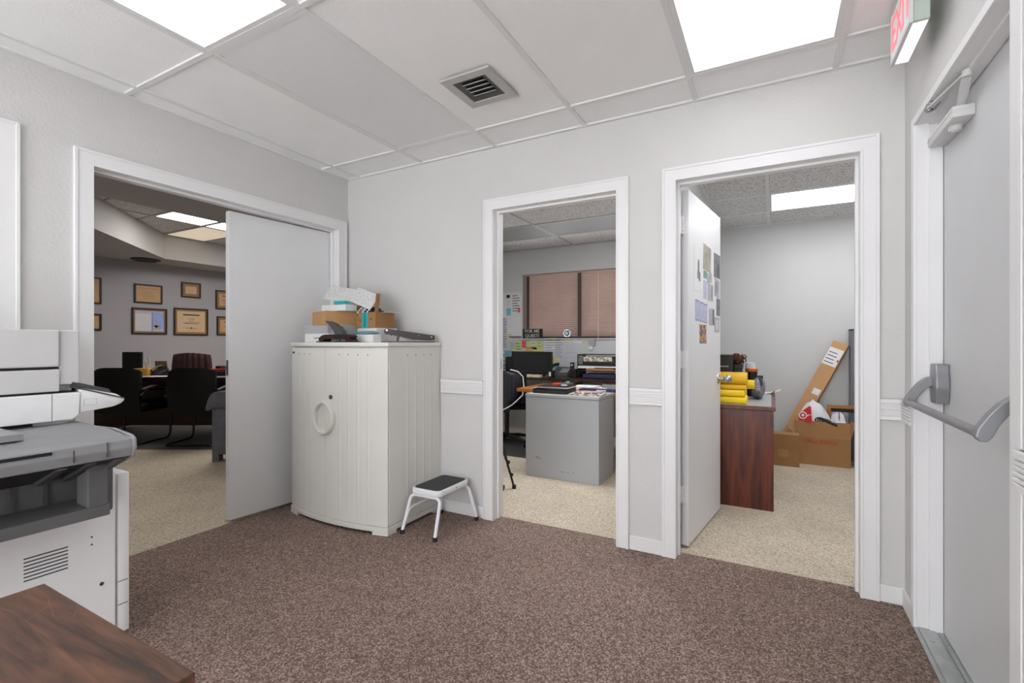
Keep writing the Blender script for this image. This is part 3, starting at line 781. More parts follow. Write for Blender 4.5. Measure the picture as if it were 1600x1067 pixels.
MB().tube(rounded([(0.962, -0.437, 0.062), (0.968, -0.40, 0.145), (0.968, -0.11, 0.145), (0.962, -0.07, 0.062)], 0.05, 6), 0.008, 10).build('stretcher', M['white_metal'], st, smooth=True)
MB().cyl((TX1 - .004, -0.215, TZ - .014), (TX1 + .002, -0.215, TZ - .014), 0.004, n=10).build('screw', M['dark_grey'], st)

# ---- clutter on top of the cabinet
T0 = CH
t = thing('box', 'flat white carton with a small printed word, on the cabinet top under the grey cartons', 'box', (0.2, -0.4, T0))
MB().box(0.075, 0.318, -0.455, -0.30, T0, T0 + 0.060, 0.001, seg=1).build('carton', M['white_paper'], t)
bw = MB()
for i, w in enumerate((5, 3, 5, 4, 5, 3, 5)): bw.box(0.168 + i * .0082, 0.168 + i * .0082 + w * .001, -0.4562, -0.455, T0 + .026, T0 + .034)
bw.build('printed_word', M['ink'], t)
t = thing('box', 'low grey carton on the white carton, supporting the left of the cardboard tray', 'box', (0.17, -0.3, T0 + .06), group='grey cartons on the cabinet')
MB().box(0.058, 0.290, -0.445, -0.14, T0 + .0605, T0 + .116, 0.002, seg=1).build('carton', M['grey_steel'], t)
t = thing('box', 'low grey carton behind the hole punch, beneath the right of the cardboard tray', 'box', (0.42, -0.27, T0), group='grey cartons on the cabinet')
MB().box(0.295, 0.412, -0.415, -0.15, T0, T0 + .116, 0.002, seg=1).build('carton', M['grey_steel'], t)
# shallow cardboard tray, turned a little
t = thing('cardboard_box', 'open shallow tan cardboard tray on the grey cartons', 'box', (0.21, -0.25, T0 + .1165))
def obox(b, c0, ux, uy, lx, ly, z0, z1, th, bottom=True):
    """open box: corner c0, unit dirs ux uy, lengths"""
    Mx = frameM((c0[0], c0[1], 0), (ux[0], ux[1], 0), (uy[0], uy[1], 0))
    if bottom: b.box(0, lx, 0, ly, z0, z0 + th, M=Mx)
    b.box(0, lx, 0, th, z0 + th, z1, M=Mx).box(0, lx, ly - th, ly, z0 + th, z1, M=Mx)
    b.box(0, th, th, ly - th, z0 + th, z1, M=Mx).box(lx - th, lx, th, ly - th, z0 + th, z1, M=Mx)
    return Mx
a = math.radians(-20)
ux, uy = (math.cos(a + math.pi / 2), math.sin(a + math.pi / 2)), (-math.cos(a), -math.sin(a))
b = MB(); obox(b, (0.283, -0.452), ux, uy, 0.275, 0.262, T0 + .117, T0 + .215, 0.004); b.build('tray', M['card'], t)
Mx = frameM((0.283, -0.452, 0), (ux[0], ux[1], 0), (uy[0], uy[1], 0))
b = MB().box(0.0, 0.002, 0.02, 0.24, 0, 0.06, M=Mx @ Matrix.Translation((0.25, 0, T0 + .214)) @ Matrix.Rotation(math.radians(20), 4, 'Y')); b.build('flap', M['card_inner'], t)
# crumpled packing paper and white carton standing in the tray
t = thing('box', 'white carton with a teal strip on top, lying across the cardboard tray rim', 'box', (0.25, -0.26, T0 + .1215))
Mw = frameM((0.405, -0.392, 0), (0.0, 1.0, 0), (-1.0, 0.0, 0))
MB().box(0, 0.10, 0.0, 0.235, T0 + .2155, T0 + .258, 0.001, M=Mw, seg=1).build('carton', M['white_paper'], t)
MB().box(0.0, 0.05, 0.01, 0.115, T0 + .2582, T0 + .283, 0.004, M=Mw).build('tape_roll', M['teal'], t)
t = thing('packing_paper', 'crumpled cream packing paper poking out of the cardboard tray', 'paper', (0.12, -0.3, T0 + .18))
def crump(u, v):
    a = u * 2 * math.pi; r = 0.052 * math.sin(math.pi * min(0.98, max(0.02, v)))
    k = 1 + 0.28 * math.sin(5 * a + 9 * v) * math.cos(7 * v + 2 * a)
    return (0.135 + r * k * math.cos(a), -0.315 + r * k * math.sin(a) * 0.7, T0 + .1225 + 0.132 * v + .008 * math.sin(6 * a))
MB().grid(crump, 22, 10).build('paper', M['cream_paper'], t)
# brown shipping box with a speckled lid lying open over the tray
t = thing('box', 'white carton directly beneath the brown cardboard box with teal tape', 'box', (0.51, -0.2, T0))
MB().box(0.416, 0.595, -0.30, -0.10, T0, T0 + .098, 0.002, seg=1).build('carton', M['white_paper'], t)
t = thing('cardboard_box', 'brown cardboard box with teal tape and speckled grey flaps leaning open, by the wall', 'box', (0.5, -0.2, T0 + .09))
b = MB(); obox(b, (0.415, -0.306), (1, 0.0), (0, 1), 0.175, 0.185, T0 + .0985, T0 + .205, 0.004); b.build('body', M['card_dark'], t)
MB().box(0.468, 0.524, -0.3072, -0.306, T0 + .10, T0 + .204).build('tape', M['teal'], t)
MB().box(0.486, 0.506, -0.308, -0.3072, T0 + .106, T0 + .198).build('tape_print', M['teal_dark'], t)
b = MB()
for (x, z, w, h) in ((0.424, .178, .008, .012), (0.428, .150, .006, .010), (0.448, .138, .005, .018), (0.440, .166, .008, .004), (0.545, .15, .004, .014), (0.556, .15, .004, .014), (0.55, .158, .008, .004)):
    b.box(x, x + w, -0.3068, -0.306, T0 + z, T0 + z + h)
b.build('printed_text', M['ink'], t)
b = MB().box(0, 0.004, 0, 0.035, 0, 0.125, M=Matrix.Translation((0.582, -0.305, T0 + .2055)) @ Matrix.Rotation(math.radians(7), 4, 'Y')); b.build('side_flap', M['card_dark'], t)
# the two speckled flaps, each a bent board
def flap(name, p, x, y, w, h):
    Mx = frameM(p, x, y)
    return MB().box(0, w, 0, h, -0.003, 0.003, 0.001, M=Mx, seg=1).build(name, M['speck'], t)
flap('lid_flap', (0.088, -0.31, T0 + .315), (0.247, 0.0, -0.043), (0.022, 0.06, 0.105), 0.262, 0.118)
flap('lid_flap', (0.345, -0.31, T0 + .290), (0.180, 0.0, -0.062), (0.022, 0.06, 0.105), 0.214, 0.118)
t = thing('photo_frames', 'dark jumble of cables with white tags inside the brown box', 'cables', (0.45, -0.2, T0 + .19))
b = MB()
for k in range(12):
    x = 0.450 + 0.009 * k; y = -0.265 + random.random() * 0.03; z = T0 + .190 + random.random() * .03
    b.tube([(x - .03, y + .05, z - .02), (x, y - .0, z + .02), (x + .03, y + .02, z + .01), (x + .02, y + .07, z - .03)], 0.009, 6)
b.build('cable', M['black'], t)
for k in range(9): MB().box(-.006, .006, -.001, .001, -.005, .005, M=Matrix.Translation((0.430 + .015 * k, -0.3085 , T0 + .208 + .012 * ((k * 7) % 3))) @ Matrix.Rotation(k, 4, 'Y')).build('tag', M['white_paper'], t)
t.name = 'cable_bundle'
t = thing('paper_sheet', 'loose white sheet sticking out to the right behind the brown box', 'paper', (0.62, -0.14, T0 + .17))
MB().box(0.50, 0.668, -0.24, -0.14, T0 + .2055, T0 + .2072).build('sheet', M['white_paper'], t)
t = thing('plastic_wrap', 'flat pale teal plastic pack lying before the brown box', 'plastic pack', (0.5, -0.36, T0))
def soft(cx, cy, z0, lx, ly, h, wob=0.12, seed=1):
    def fn(u, v):
        a = u * 2 * math.pi; vv = math.sin(math.pi * v)
        ca, sa = math.cos(a), math.sin(a)
        p = 0.45
        ex = math.copysign(abs(ca) ** p, ca); ey = math.copysign(abs(sa) ** p, sa)
        k = (0.15 + 0.85 * vv ** 0.35) * (1 + wob * 0.3 * math.sin(3 * a + seed * 2.1 + 5 * v))
        return (cx + lx / 2 * ex * k, cy + ly / 2 * ey * k, z0 + h * (v if v < 0.5 else v) * (1 + wob * math.sin(4 * a + seed) * 0.3))
    return fn
MB().grid(soft(0.56, -0.355, T0 + .052, 0.20, 0.08, 0.022, 0.2, 3), 28, 8).build('pack', M['teal_bag'], t, smooth=True)
MB().box(0.50, 0.66, -0.395, -0.32, T0, T0 + .052, 0.004).build('paper_pad', M['white_paper'], t)
# three hole punch
t = thing('hole_punch', 'dark brown heavy three hole punch with a grey fin shaped lever', 'hole punch', (0.45, -0.47, T0))
b = MB().box(0.300, 0.60, -0.545, -0.44, T0, T0 + .007, 0.002, seg=1)
b.prism([(0.296, T0 + .012), (0.302, T0 + .030), (0.325, T0 + .045), (0.36, T0 + .052), (0.55, T0 + .052), (0.585, T0 + .048), (0.594, T0 + .04), (0.59, T0 + .03), (0.585, T0 + .022), (0.60, T0 + .016), (0.60, T0 + .006), (0.55, T0 + .006), (0.54, T0 + .020), (0.36, T0 + .020), (0.345, T0 + .007), (0.31, T0 + .007)], -0.525, -0.465, 'y', bev=0.002)
b.build('body', M['frame'], t)
lv = MB().prism([(0.345, T0 + .142), (0.38, T0 + .138), (0.43, T0 + .122), (0.475, T0 + .098), (0.505, T0 + .074), (0.51, T0 + .052), (0.44, T0 + .052), (0.425, T0 + .075), (0.395, T0 + .105)], -0.515, -0.475, 'y', bev=0.003)
lv.build('lever', M['dark_grey'], t)
for x in (0.325, 0.455, 0.56):
    MB().cyl((x, -0.495, T0 + .007), (x, -0.495, T0 + .024), 0.011, n=14).build('punch_pin', M['chrome'] if x != .455 else M['teal_dark'], t)
# long arm stapler
t = thing('stapler', 'long dark brown long-reach stapler resting at the right end of the cabinet top', 'stapler', (0.76, -0.15, T0))
MST = frameM((0.625, -0.262, T0), (0.28, 0.205, 0), (0, 0, 1))      # x along the stapler, y up, z sideways
MB().box(-0.03, 0.34, 0.0, 0.006, -.018, .018, 0.001, M=MST, seg=1).build('base', M['rubber'], t)
arm_pts = [(0.0, .076), (0.006, .086), (0.025, .093), (0.05, .089), (0.27, .057), (0.342, .048), (0.342, .018), (0.30, .014), (0.19, .020), (0.125, .036), (0.10, .042), (0.088, .050), (0.075, .042), (0.062, .052), (0.05, .046), (0.037, .056), (0.025, .052), (0.008, .060)]
MB().prism(arm_pts, -.014, .014, 'z', M=MST, bev=0.002).build('arm', M['frame'], t)
MB().prism([(0.10, .006), (0.16, .006), (0.15, .027), (0.11, .037)], -.016, .016, 'z', M=MST).build('pivot', M['silver_paint'], t)
for (x, z, r) in ((.32, .036, .004), (.235, .046, .003), (.022, .082, .006)):
    MB().cyl(MST @ Vector((x, z, .0135)), MST @ Vector((x, z, .016)), r, n=10).build('rivet', M['chrome'], t)
t = thing('binder_clip', 'tiny black binder clip between hole punch and stapler', 'clip', (0.6, -0.34, T0 + .0525))
MB().prism([(0.585, T0 + .0525), (0.625, T0 + .0525), (0.612, T0 + .066), (0.604, T0 + .074), (0.598, T0 + .066)], -0.36, -0.335, 'y').build('clip', M['dark_grey'], t)

# ---- copier
cp = thing('copier', 'large white and grey office copier with a dark side output tray, by the left wall', 'copier', (0.4, -2.2, 0))
PY1 = -1.80
b = MB().box(0.06, 0.70, -2.60, PY1, 0.03, 0.662, 0.004)
b.build('base_body', M['print_white'], cp)
b = MB().box(0.07, 0.715, PY1 + .003, -1.757, 0.035, 0.655, 0.006, seg=2).build('front_cover', M['print_white'], cp, smooth=True)
MB().box(0.7, 0.718, -2.60, PY1 - .004, 0.04, 0.656, 0.003).build('side_cover', M['print_white'], cp)
b = MB()
for k in range(7): b.box(0.7175, 0.7186, -2.062, -1.946, 0.352 + k * .0125, 0.352 + k * .0125 + .0045)
b.build('vent_slots', M['dark_grey'], cp)
for (y, z, r) in ((-1.878, 0.440, .0032), (-1.878, 0.412, .0032), (-1.848, 0.253, .007)): MB().cyl((0.716, y, z), (0.7195, y, z), r, n=12).build('screw_cap', M['dark_grey'], cp)
for z in (0.235, 0.145): MB().box(0.7152, 0.7165, -1.797, -1.764, z, z + .0025).build('cover_notch', M['dark_grey'], cp)
# inner chimney: back column, front pillar, dark cavity where prints land
b = MB().box(0.06, 0.30, -2.60, -1.94, 0.662, 0.885).box(0.30, 0.69, -2.03, -1.938, 0.662, 0.885)
b.build('pillar', M['print_light'], cp)
MB().box(0.30, 0.68, -2.60, -2.03, 0.80, 0.884).build('cavity', M['black'], cp)
MB().box(0.30, 0.70, -2.60, -2.03, 0.662, 0.80).build('inner_tray', M['print_mid'], cp)
# scanner section, lid and document feeder
b = MB().prism([(-2.62, 0.885), (-1.932, 0.885), (-1.914, 0.90), (-1.911, 0.982), (-2.62, 0.982)], 0.05, 0.72, 'x', bev=0.004)
sc = b.build('scanner', M['print_white'], cp)
MB().box(0.7196, 0.7204, -1.991, -1.9895, 0.887, 0.981).build('seam', M['dark_grey'], sc)
b = MB().lathe([(0.011, 0), (0.013, 0.0004), (0.013, 0.0008), (0.011, 0.001)], n=20, M=Matrix.Translation((0.7195, -2.036, 0.93)) @ Matrix.Rotation(math.pi / 2, 4, 'Y')).lathe([(0.011, 0), (0.013, 0.0004), (0.013, 0.0008), (0.011, 0.001)], n=20, M=Matrix.Translation((0.7195, -1.965, 0.922)) @ Matrix.Rotation(math.pi / 2, 4, 'Y'))
b.build('button_emboss', M['print_white'], sc)
MB().box(0.06, 0.705, -2.61, -1.93, 0.982, 0.99).build('gap', M['black'], cp)
b = MB().prism([(-2.62, 0.99), (-1.970, 0.99), (-1.968, 1.068), (-2.62, 1.066)], 0.05, 0.72, 'x', bev=0.003); b.build('platen_lid', M['print_light'], cp)
MB().box(0.06, 0.712, -2.61, -1.972, 1.066, 1.077).build('gap', M['black'], cp)
b = MB().box(0.05, 0.72, -2.62, -1.9695, 1.077, 1.207, 0.004); b.build('document_feeder', M['print_light'], cp)
MB().box(0.08, 0.712, -1.968, -1.911, 1.012, 1.207, 0.004).build('feeder_end_cover', M['print_light'], cp)
MB().box(0.10, 0.70, -1.966, -1.93, 0.99, 1.012).build('feeder_hinge', M['print_mid'], cp)
# tilted control panel standing out of the front
b = MB().prism([(-1.911, 0.998), (-1.80, 0.965), (-1.774, 0.944), (-1.772, 0.938), (-1.785, 0.926), (-1.81, 0.917), (-1.911, 0.905)], 0.10, 0.715, 'x', bev=0.005)
pn = b.build('control_panel', M['print_white'], cp, smooth=True)
MB().prism([(-1.935, 1.0065), (-1.775, 0.9485), (-1.776, 0.9435), (-1.935, 1.0005)], 0.10, 0.717, 'x').build('screen_bezel', M['dark_grey'], pn)
MB().prism([(-1.935, 1.024), (-1.825, 0.986), (-1.815, 0.975), (-1.82, 0.9665), (-1.935, 1.007)], 0.12, 0.712, 'x', bev=0.002).build('key_flap', M['dark_grey'], pn)
MB().box(0.7148, 0.7158, -1.9, -1.862, 0.930, 0.9315).box(0.7148, 0.7158, -1.9, -1.862, 0.9535, 0.955).box(0.7148, 0.7158, -1.9, -1.8985, 0.930, 0.955).box(0.7148, 0.7158, -1.8635, -1.862, 0.930, 0.955).build('port_cover', M['print_light'], pn)
# side output finisher
fin = MB().box(0.72, 0.85, -2.62, -1.862, 0.558, 0.835, 0.01, seg=3)
fo = fin.build('finisher_housing', M['print_dark'], cp, smooth=True)
b = MB().prism([(0.85, 0.575), (0.985, 0.585), (0.985, 0.622), (0.85, 0.63)], -2.62, -1.925, 'y', bev=0.003); b.build('lower_shelf', M['print_dark'], cp)
MB().box(0.9, 0.985, -1.985, -1.93, 0.622, 0.76, 0.003).build('tray_post', M['print_dark'], cp)
MB().box(0.88, 0.992, -1.992, -1.924, 0.745, 0.768, 0.003).build('post_cap', M['print_dark'], cp)
for y in (-2.05, -2.13, -2.19, -2.28):
    MB().box(0.85, 0.862, y - .004, y + .004, 0.63, 0.765).build('rib', M['dark_grey'], cp)
# top tray: light plate running outwards, with a fascia that wraps round the far end
b = MB().prism([(0.66, 0.872), (0.93, 0.866), (1.045, 0.852), (1.045, 0.842), (0.93, 0.845), (0.66, 0.85)], -2.62, -1.905, 'y', bev=0.002)
tp = b.build('tray_plate', M['print_mid'], cp)
MB().box(0.70, 0.96, -2.62, -2.13, 0.868, 0.889, 0.003).build('paper_stop', M['print_mid'], tp)
b = MB().prism([(1.045, 0.853), (1.066, 0.842), (1.07, 0.815), (1.06, 0.785), (1.044, 0.79)], -2.62, -1.895, 'y', bev=0.003)
fa = b.build('tray_fascia', M['print_mid'], cp)
b = MB()
for (y, z0, z1) in ((-1.966, .795, .842), (-2.05, .795, .832)): b.box(1.0655, 1.0712, y - .001, y + .001, z0, z1)
b.build('fascia_seam', M['dark_grey'], fa)
b = MB().box(1.0655, 1.071, -2.62, -2.10, 0.829, 0.838).build('fascia_groove', M['black'], fa)
# end cap of the tray, sloping back to the housing
b = MB().prism([(1.05, 0.854), (1.07, 0.843), (1.073, 0.815), (1.062, 0.782), (0.85, 0.70), (0.80, 0.70), (0.80, 0.862), (0.93, 0.866)], -1.897, -1.885, 'y', bev=0.004)
b.build('tray_end_cap', M['print_mid'], cp, smooth=True)
MB().prism([(1.045, 0.80), (1.06, 0.785), (0.86, 0.71), (0.85, 0.73)], -2.62, -1.898, 'y').build('tray_underside', M['black'], cp)
for y in (-1.93, -2.0, -2.07, -2.25, -2.35):
    MB().prism([(1.05, 0.795), (1.05, 0.775), (0.87, 0.70), (0.87, 0.725)], y - .012, y + .012, 'y').build('tray_rib', M['dark_grey'], cp)
for (x, y) in ((0.14, -1.85), (0.62, -1.85), (0.14, -2.52), (0.62, -2.52)):
    MB().cyl((x, y, 0), (x, y, 0.03), 0.025, n=14).build('caster', M['black'], cp)

# ---- wooden side table by the camera
t = thing('side_table', 'scratched dark walnut side table in front of the copier', 'table', (1.865, -2.56, 0))
MB().box(1.578, 2.153, -2.86, -2.272, 0.622, 0.65, 0.003, seg=2).build('tabletop', M['wood_table'], t)
b = MB().box(1.60, 2.13, -2.31, -2.292, 0.54, 0.622).box(1.60, 2.13, -2.84, -2.822, 0.54, 0.622).box(1.60, 1.618, -2.822, -2.31, 0.54, 0.622).box(2.112, 2.13, -2.822, -2.31, 0.54, 0.622)
b.build('apron', M['wood_dark'], t)
for (x, y) in ((1.592, -2.33), (2.098, -2.33), (1.592, -2.845), (2.098, -2.845)):
    MB().box(x, x + .045, y, y + .045, 0, 0.622, 0.002, seg=1).build('leg', M['wood_dark'], t)
b = MB()
for (x0, y0, x1, y1) in ((1.66, -2.292, 1.76, -2.315), (1.70, -2.30, 1.735, -2.345), (1.60, -2.36, 1.68, -2.345), (1.77, -2.285, 1.80, -2.30), (1.62, -2.40, 1.66, -2.37)):
    p, q = Vector((x0, y0, .6502)), Vector((x1, y1, .6502)); Mx = frameM(p, q - p, Vector((0, 0, 1)).cross(q - p))
    b.box(0, (q - p).length, -.0004, .0004, 0, .00025, M=Mx)
b.build('scratch_marking', M['scratch'], t)
# ================================================================== bright office (open door)
# pictures and cards taped to the open door; positions are along the leaf (from the hinge) and height
def doorcard(label, s0, s1, z0, z1, m, name='picture', tilt=0, extra=None):
    t = thing(name, label, 'picture' if name == 'picture' else 'paper', tuple(MS @ Vector(((s0 + s1) / 2, z0, 0.0006))), group='papers taped to the open office door')
    Mx = MS @ Matrix.Translation(((s0 + s1) / 2, (z0 + z1) / 2, 0.0008)) @ Matrix.Rotation(math.radians(tilt), 4, 'Z')
    w, h = (s1 - s0) / 2, (z1 - z0) / 2
    MB().box(-w, w, -h, h, -.0002, .0006, M=Mx).build('sheet', m, t)
    if extra:
        for (nm, mm, boxes) in extra:
            b = MB()
            for (u0, u1, v0, v1) in boxes: b.box(-w + 2 * w * u0, -w + 2 * w * u1, -h + 2 * h * v0, -h + 2 * h * v1, .0006, .0010, M=Mx)
            b.build(nm, mm, t)
    return t
doorcard('large white drawing of a slim standing figure, taped high by the door hinge side', 0.105, 0.30, 1.47, 1.735, M['white_paper'], extra=[('drawing', M['photo2'], [(.42, .60, .42, .66), (.38, .52, .28, .45), (.55, .7, .24, .45), (.45, .58, .66, .72)])])
doorcard('faded greenish landscape photo, topmost of the papers on the open door', 0.315, 0.505, 1.615, 1.775, M['photo1'], tilt=-3)
doorcard('dark portrait photo at the outer top edge of the open door', 0.585, 0.755, 1.60, 1.762, M['photo2'], extra=[('figure', M['dark_grey'], [(.55, .85, .05, .6)])])
doorcard('narrow green card under the greenish landscape photo', 0.322, 0.40, 1.565, 1.612, M['green_card'])
doorcard('small grey snapshot between the green card and the dark portrait', 0.41, 0.53, 1.545, 1.61, M['photo4'], tilt=8)
doorcard('pale lilac note below the green card', 0.322, 0.40, 1.435, 1.553, M['photo5'])
doorcard('tall grey photo at the middle of the cluster of papers', 0.425, 0.56, 1.432, 1.542, M['photo4'], extra=[('stripe', M['dark_grey'], [(.7, .78, .1, .9)])])
doorcard('thin grey sketch sheet near the outer edge under the dark portrait', 0.60, 0.735, 1.47, 1.592, M['photo4'], tilt=-6, extra=[('drawing', M['dark_grey'], [(.2, .28, .2, .8), (.5, .58, .3, .9)])])
doorcard('white blank card lying across the middle of the papers on the door', 0.405, 0.645, 1.385, 1.429, M['white_paper'])
for i, w in enumerate(('hinge side strip', 'middle strip', 'outer strip')):
    doorcard('lilac lined ticket, the %s of three hanging in a row' % w, 0.135 + i * 0.095, 0.222 + i * 0.095, 1.293 - .004 * i, 1.418 - .006 * i, M['photo5'], extra=[('printed_bar', M['ink_blue'], [(.05, .95, .92, 1.0), (.05, .95, .02, .07)])])
doorcard('dark edged photo card under the white blank card', 0.455, 0.59, 1.275, 1.382, M['photo4'], extra=[('dark_edge', M['dark_grey'], [(.7, .98, .05, 1)])])
doorcard('grey snapshot at the outer edge, lower than the sketch sheet', 0.655, 0.755, 1.345, 1.462, M['photo2'])
doorcard('small framed looking grey print near the knob edge of the door', 0.60, 0.735, 1.232, 1.335, M['photo4'], extra=[('inner_print', M['grey_paper'], [(.2, .8, .15, .8)])])
doorcard('orange and blue colour picture, lowest of the papers on the door', 0.215, 0.40, 1.15, 1.278, M['white_paper'], extra=[('colour_print', M['photo3'], [(.05, .92, .06, .96)])])

# dark cherry desk seen end on
t = thing('desk', 'cherry wood desk with a flush panel end, behind the open door', 'desk', (2.70, 1.65, 0))
MB().box(2.44, 2.945, 1.055, 1.08, 0.0, 0.69).build('end_panel', M['wood_desk'], t)
MB().box(2.43, 2.958, 1.045, 2.25, 0.69, 0.718, 0.005).build('desktop', M['wood_desk'], t)
MB().box(2.455, 2.93, 1.07, 2.225, 0.718, 0.7205, 0.0008, seg=1).build('glass_top', M['grey_steel'], t)
MB().box(2.44, 2.46, 1.08, 2.22, 0.05, 0.69).build('back_panel', M['wood_desk'], t)
MB().box(2.44, 2.945, 2.2, 2.225, 0.0, 0.69).build('end_panel', M['wood_desk'], t)
D0 = 0.7206
def roll(label, x0, x1, y0, y1, z0, z1, m, seam=True):
    t = thing('vinyl_bundle', label, 'bundle', ((x0 + x1) / 2, (y0 + y1) / 2, z0), group='folded yellow vinyl bundles on the cherry desk')
    pts = rrect(y0, y1, z0, z1, min(y1 - y0, z1 - z0) * 0.42, 6)
    MB().prism(pts, x0, x1, 'x', bev=0.003).build('bundle', m, t, smooth=True)
    if seam:
        MB().box(x0 + .002, x1 - .002, y0 - .0015, y0 + .004, (z0 + z1) / 2 - .0015 - .01, (z0 + z1) / 2 + .0015 - .01).build('fold_line', M['yellow_deep'], t)
roll('flat yellow vinyl bundle lying lowest, directly on the cherry desk', 2.45, 2.776, 1.09, 1.30, D0, D0 + .050, M['yellow'], False)
roll('yellow vinyl bundle second from the bottom of the stack', 2.45, 2.762, 1.10, 1.30, D0 + .0505, D0 + .102, M['yellow'])
roll('thin deep yellow vinyl bundle third from the bottom of the stack', 2.45, 2.772, 1.11, 1.30, D0 + .1025, D0 + .140, M['yellow_deep'])
roll('thick yellow vinyl bundle topmost in the stack, behind the door knob', 2.45, 2.776, 1.10, 1.30, D0 + .1405, D0 + .222, M['yellow_deep'])
roll('yellow vinyl bundle hidden behind the stack, under the short yellow roll', 2.50, 2.765, 1.315, 1.42, D0, D0 + .090, M['yellow'], False)
t = thing('yellow_roll', 'short yellow roll poking out to the right of the stacked yellow bundles', 'roll', (2.76, 1.365, D0 + .09))
MB().cyl((2.68, 1.365, D0 + .125), (2.818, 1.365, D0 + .125), 0.0345, n=28).build('roll', M['yellow'], t, smooth=True)
t = thing('storage_box', 'black storage box holding brown fibre, at the back of the cherry desk', 'box', (2.55, 1.55, D0))
MB().box(2.45, 2.665, 1.46, 1.72, D0, D0 + .345, 0.003).build('box', M['black'], t)
b = MB()
for k in range(5): b.box(2.565 + k * .014, 2.574 + k * .014, 1.4588, 1.46, D0 + .25, D0 + .258)
b.build('silver_strip', M['grey_paper'], t)
t = thing('fibre_bundle', 'dark brown curly fibre bundle beside the black storage box', 'bundle', (2.70, 1.55, D0 + .27))
b = MB()
random.seed(3)
for k in range(34):
    x = 2.69 + random.uniform(-.025, .03); y = 1.545 + random.uniform(-.04, .06); z = D0 + .31 + random.uniform(-.035, .035)
    a = random.uniform(0, 6.28); r = random.uniform(.012, .026)
    b.tube([(x + r * math.cos(a + s) + .004 * s, y + r * .8 * math.sin(a + s), z + .012 * math.sin(2 * s + a)) for s in (0, .8, 1.6, 2.4, 3.2, 4.0)], .0042, 5)
b.ball((2.69, 1.56, D0 + .305), .036, 1, 1.1, 1)
b.build('fibre', M['brown_fibre'], t)
MB().box(2.672, 2.73, 1.50, 1.63, D0 + .235, D0 + .268, 0.004).box(2.668, 2.725, 1.51, 1.62, D0, D0 + .235, 0.002).build('stand', M['black'], t)
t = thing('plastic_tub', 'frosted plastic tub with an orange rim, between the yellow bundles and the wall', 'tub', (2.78, 1.72, D0))
MB().lathe([(0.038, 0), (0.042, .16), (0.045, .205)], (2.785, 1.74, D0), 26).build('tub', M['black'], t, smooth=True)
MB().lathe([(0.047, .205), (0.049, .21), (0.049, .226), (0.045, .23)], (2.785, 1.74, D0), 26).build('rim', M['orange'], t, smooth=True)
MB().lathe([(0.040, .23), (0.037, .262), (0.030, .276), (0.012, .281)], (2.775, 1.74, D0), 26).build('lid', M['grey_paper'], t, smooth=True)
t = thing('plastic_bag', 'crinkled clear plastic bag with dark contents on the desk', 'bag', (2.845, 1.5, D0))
MB().grid(soft(2.838, 1.56, D0, 0.085, 0.20, 0.145, 0.7, 2), 30, 12).build('bag', M['clear_bag'], t)
MB().box(2.83, 2.872, 1.58, 1.64, D0 + .12, D0 + .18, 0.004).build('dark_contents', M['navy'], t)
t = thing('paper_sheet', 'cream leaflet curling off the far end of the cherry desk', 'paper', (2.90, 2.05, D0))
MB().grid(lambda u, v: (2.85 + .15 * u, 1.98 + .14 * v, D0 + .002 + .035 * u * u), 8, 2, thick=-.0008).build('sheet', M['cream_paper'], t)
t = thing('pen', 'dark pen tip sticking out past the cream leaflet', 'pen', (2.93, 2.0, D0 + .02))
MB().tube([(2.925, 1.955, D0 + .004), (2.955, 1.945, D0 + .032)], .0035, 8).build('pen', M['black'], t)

# cartons against the far wall
t = thing('cardboard_box', 'long narrow cardboard carton leaning on the far wall of the bright office', 'box', (3.2, 3.1, 0))
p, q = Vector((3.005, 2.965, 0.03)), Vector((3.545, 3.10, 1.155))
xdir = (q - p).normalized()
side_d = Vector((0.86, -0.28, -0.41)); side_d = (side_d - xdir * side_d.dot(xdir)).normalized()
Mb = frameM(p, xdir, side_d)      # local x along the carton, y across its broad face, z out
Lb = (q - p).length
zs = 1 if (Mb.to_3x3() @ Vector((0, 0, 1))).y < 0 else -1
MB().box(0, Lb, -0.068, 0.068, -0.035, 0.035, 0.002, M=Mb, seg=1).build('carton', M['card'], t)
zf0, zf1 = (0.0352, 0.0358) if zs > 0 else (-0.0358, -0.0352)
MB().box(Lb * .80, Lb * .945, -0.066, 0.060, zf0, zf1, M=Mb).build('shipping_label', M['white_paper'], t)
b = MB()
for k in range(4): b.box(Lb * (.82 + .028 * k), Lb * (.82 + .028 * k) + .008, -0.055, 0.03 - .01 * (k % 2), zf1 if zs > 0 else zf0 - .0004, (zf1 + .0004) if zs > 0 else zf0, M=Mb)
b.box(Lb * .845, Lb * .862, 0.046, 0.058, zf1 if zs > 0 else zf0 - .0004, (zf1 + .0004) if zs > 0 else zf0, M=Mb)
b.build('label_text', M['ink'], t)
MB().box(Lb * .545, Lb * .595, -0.012, 0.052, zf0, zf1, M=Mb).build('small_label', M['white_paper'], t)
MB().box(-.001, Lb, 0.0682, 0.069, -0.006, 0.006, M=Mb).build('tape', M['card_inner'], t)

t = thing('cardboard_box', 'small closed brown carton on the floor beside the cherry desk', 'box', (3.02, 2.62, 0))
MB().box(2.86, 3.158, 2.50, 2.66, 0.0, 0.298, 0.003, seg=1).build('carton', M['card_dark'], t)
MB().box(2.862, 3.160, 2.496, 2.50, 0.166, 0.297, M=None).build('flap', M['card_dark'], t)
MB().box(2.985, 3.072, 2.4985, 2.4995, 0.085, 0.164).build('tape', M['card_inner'], t)

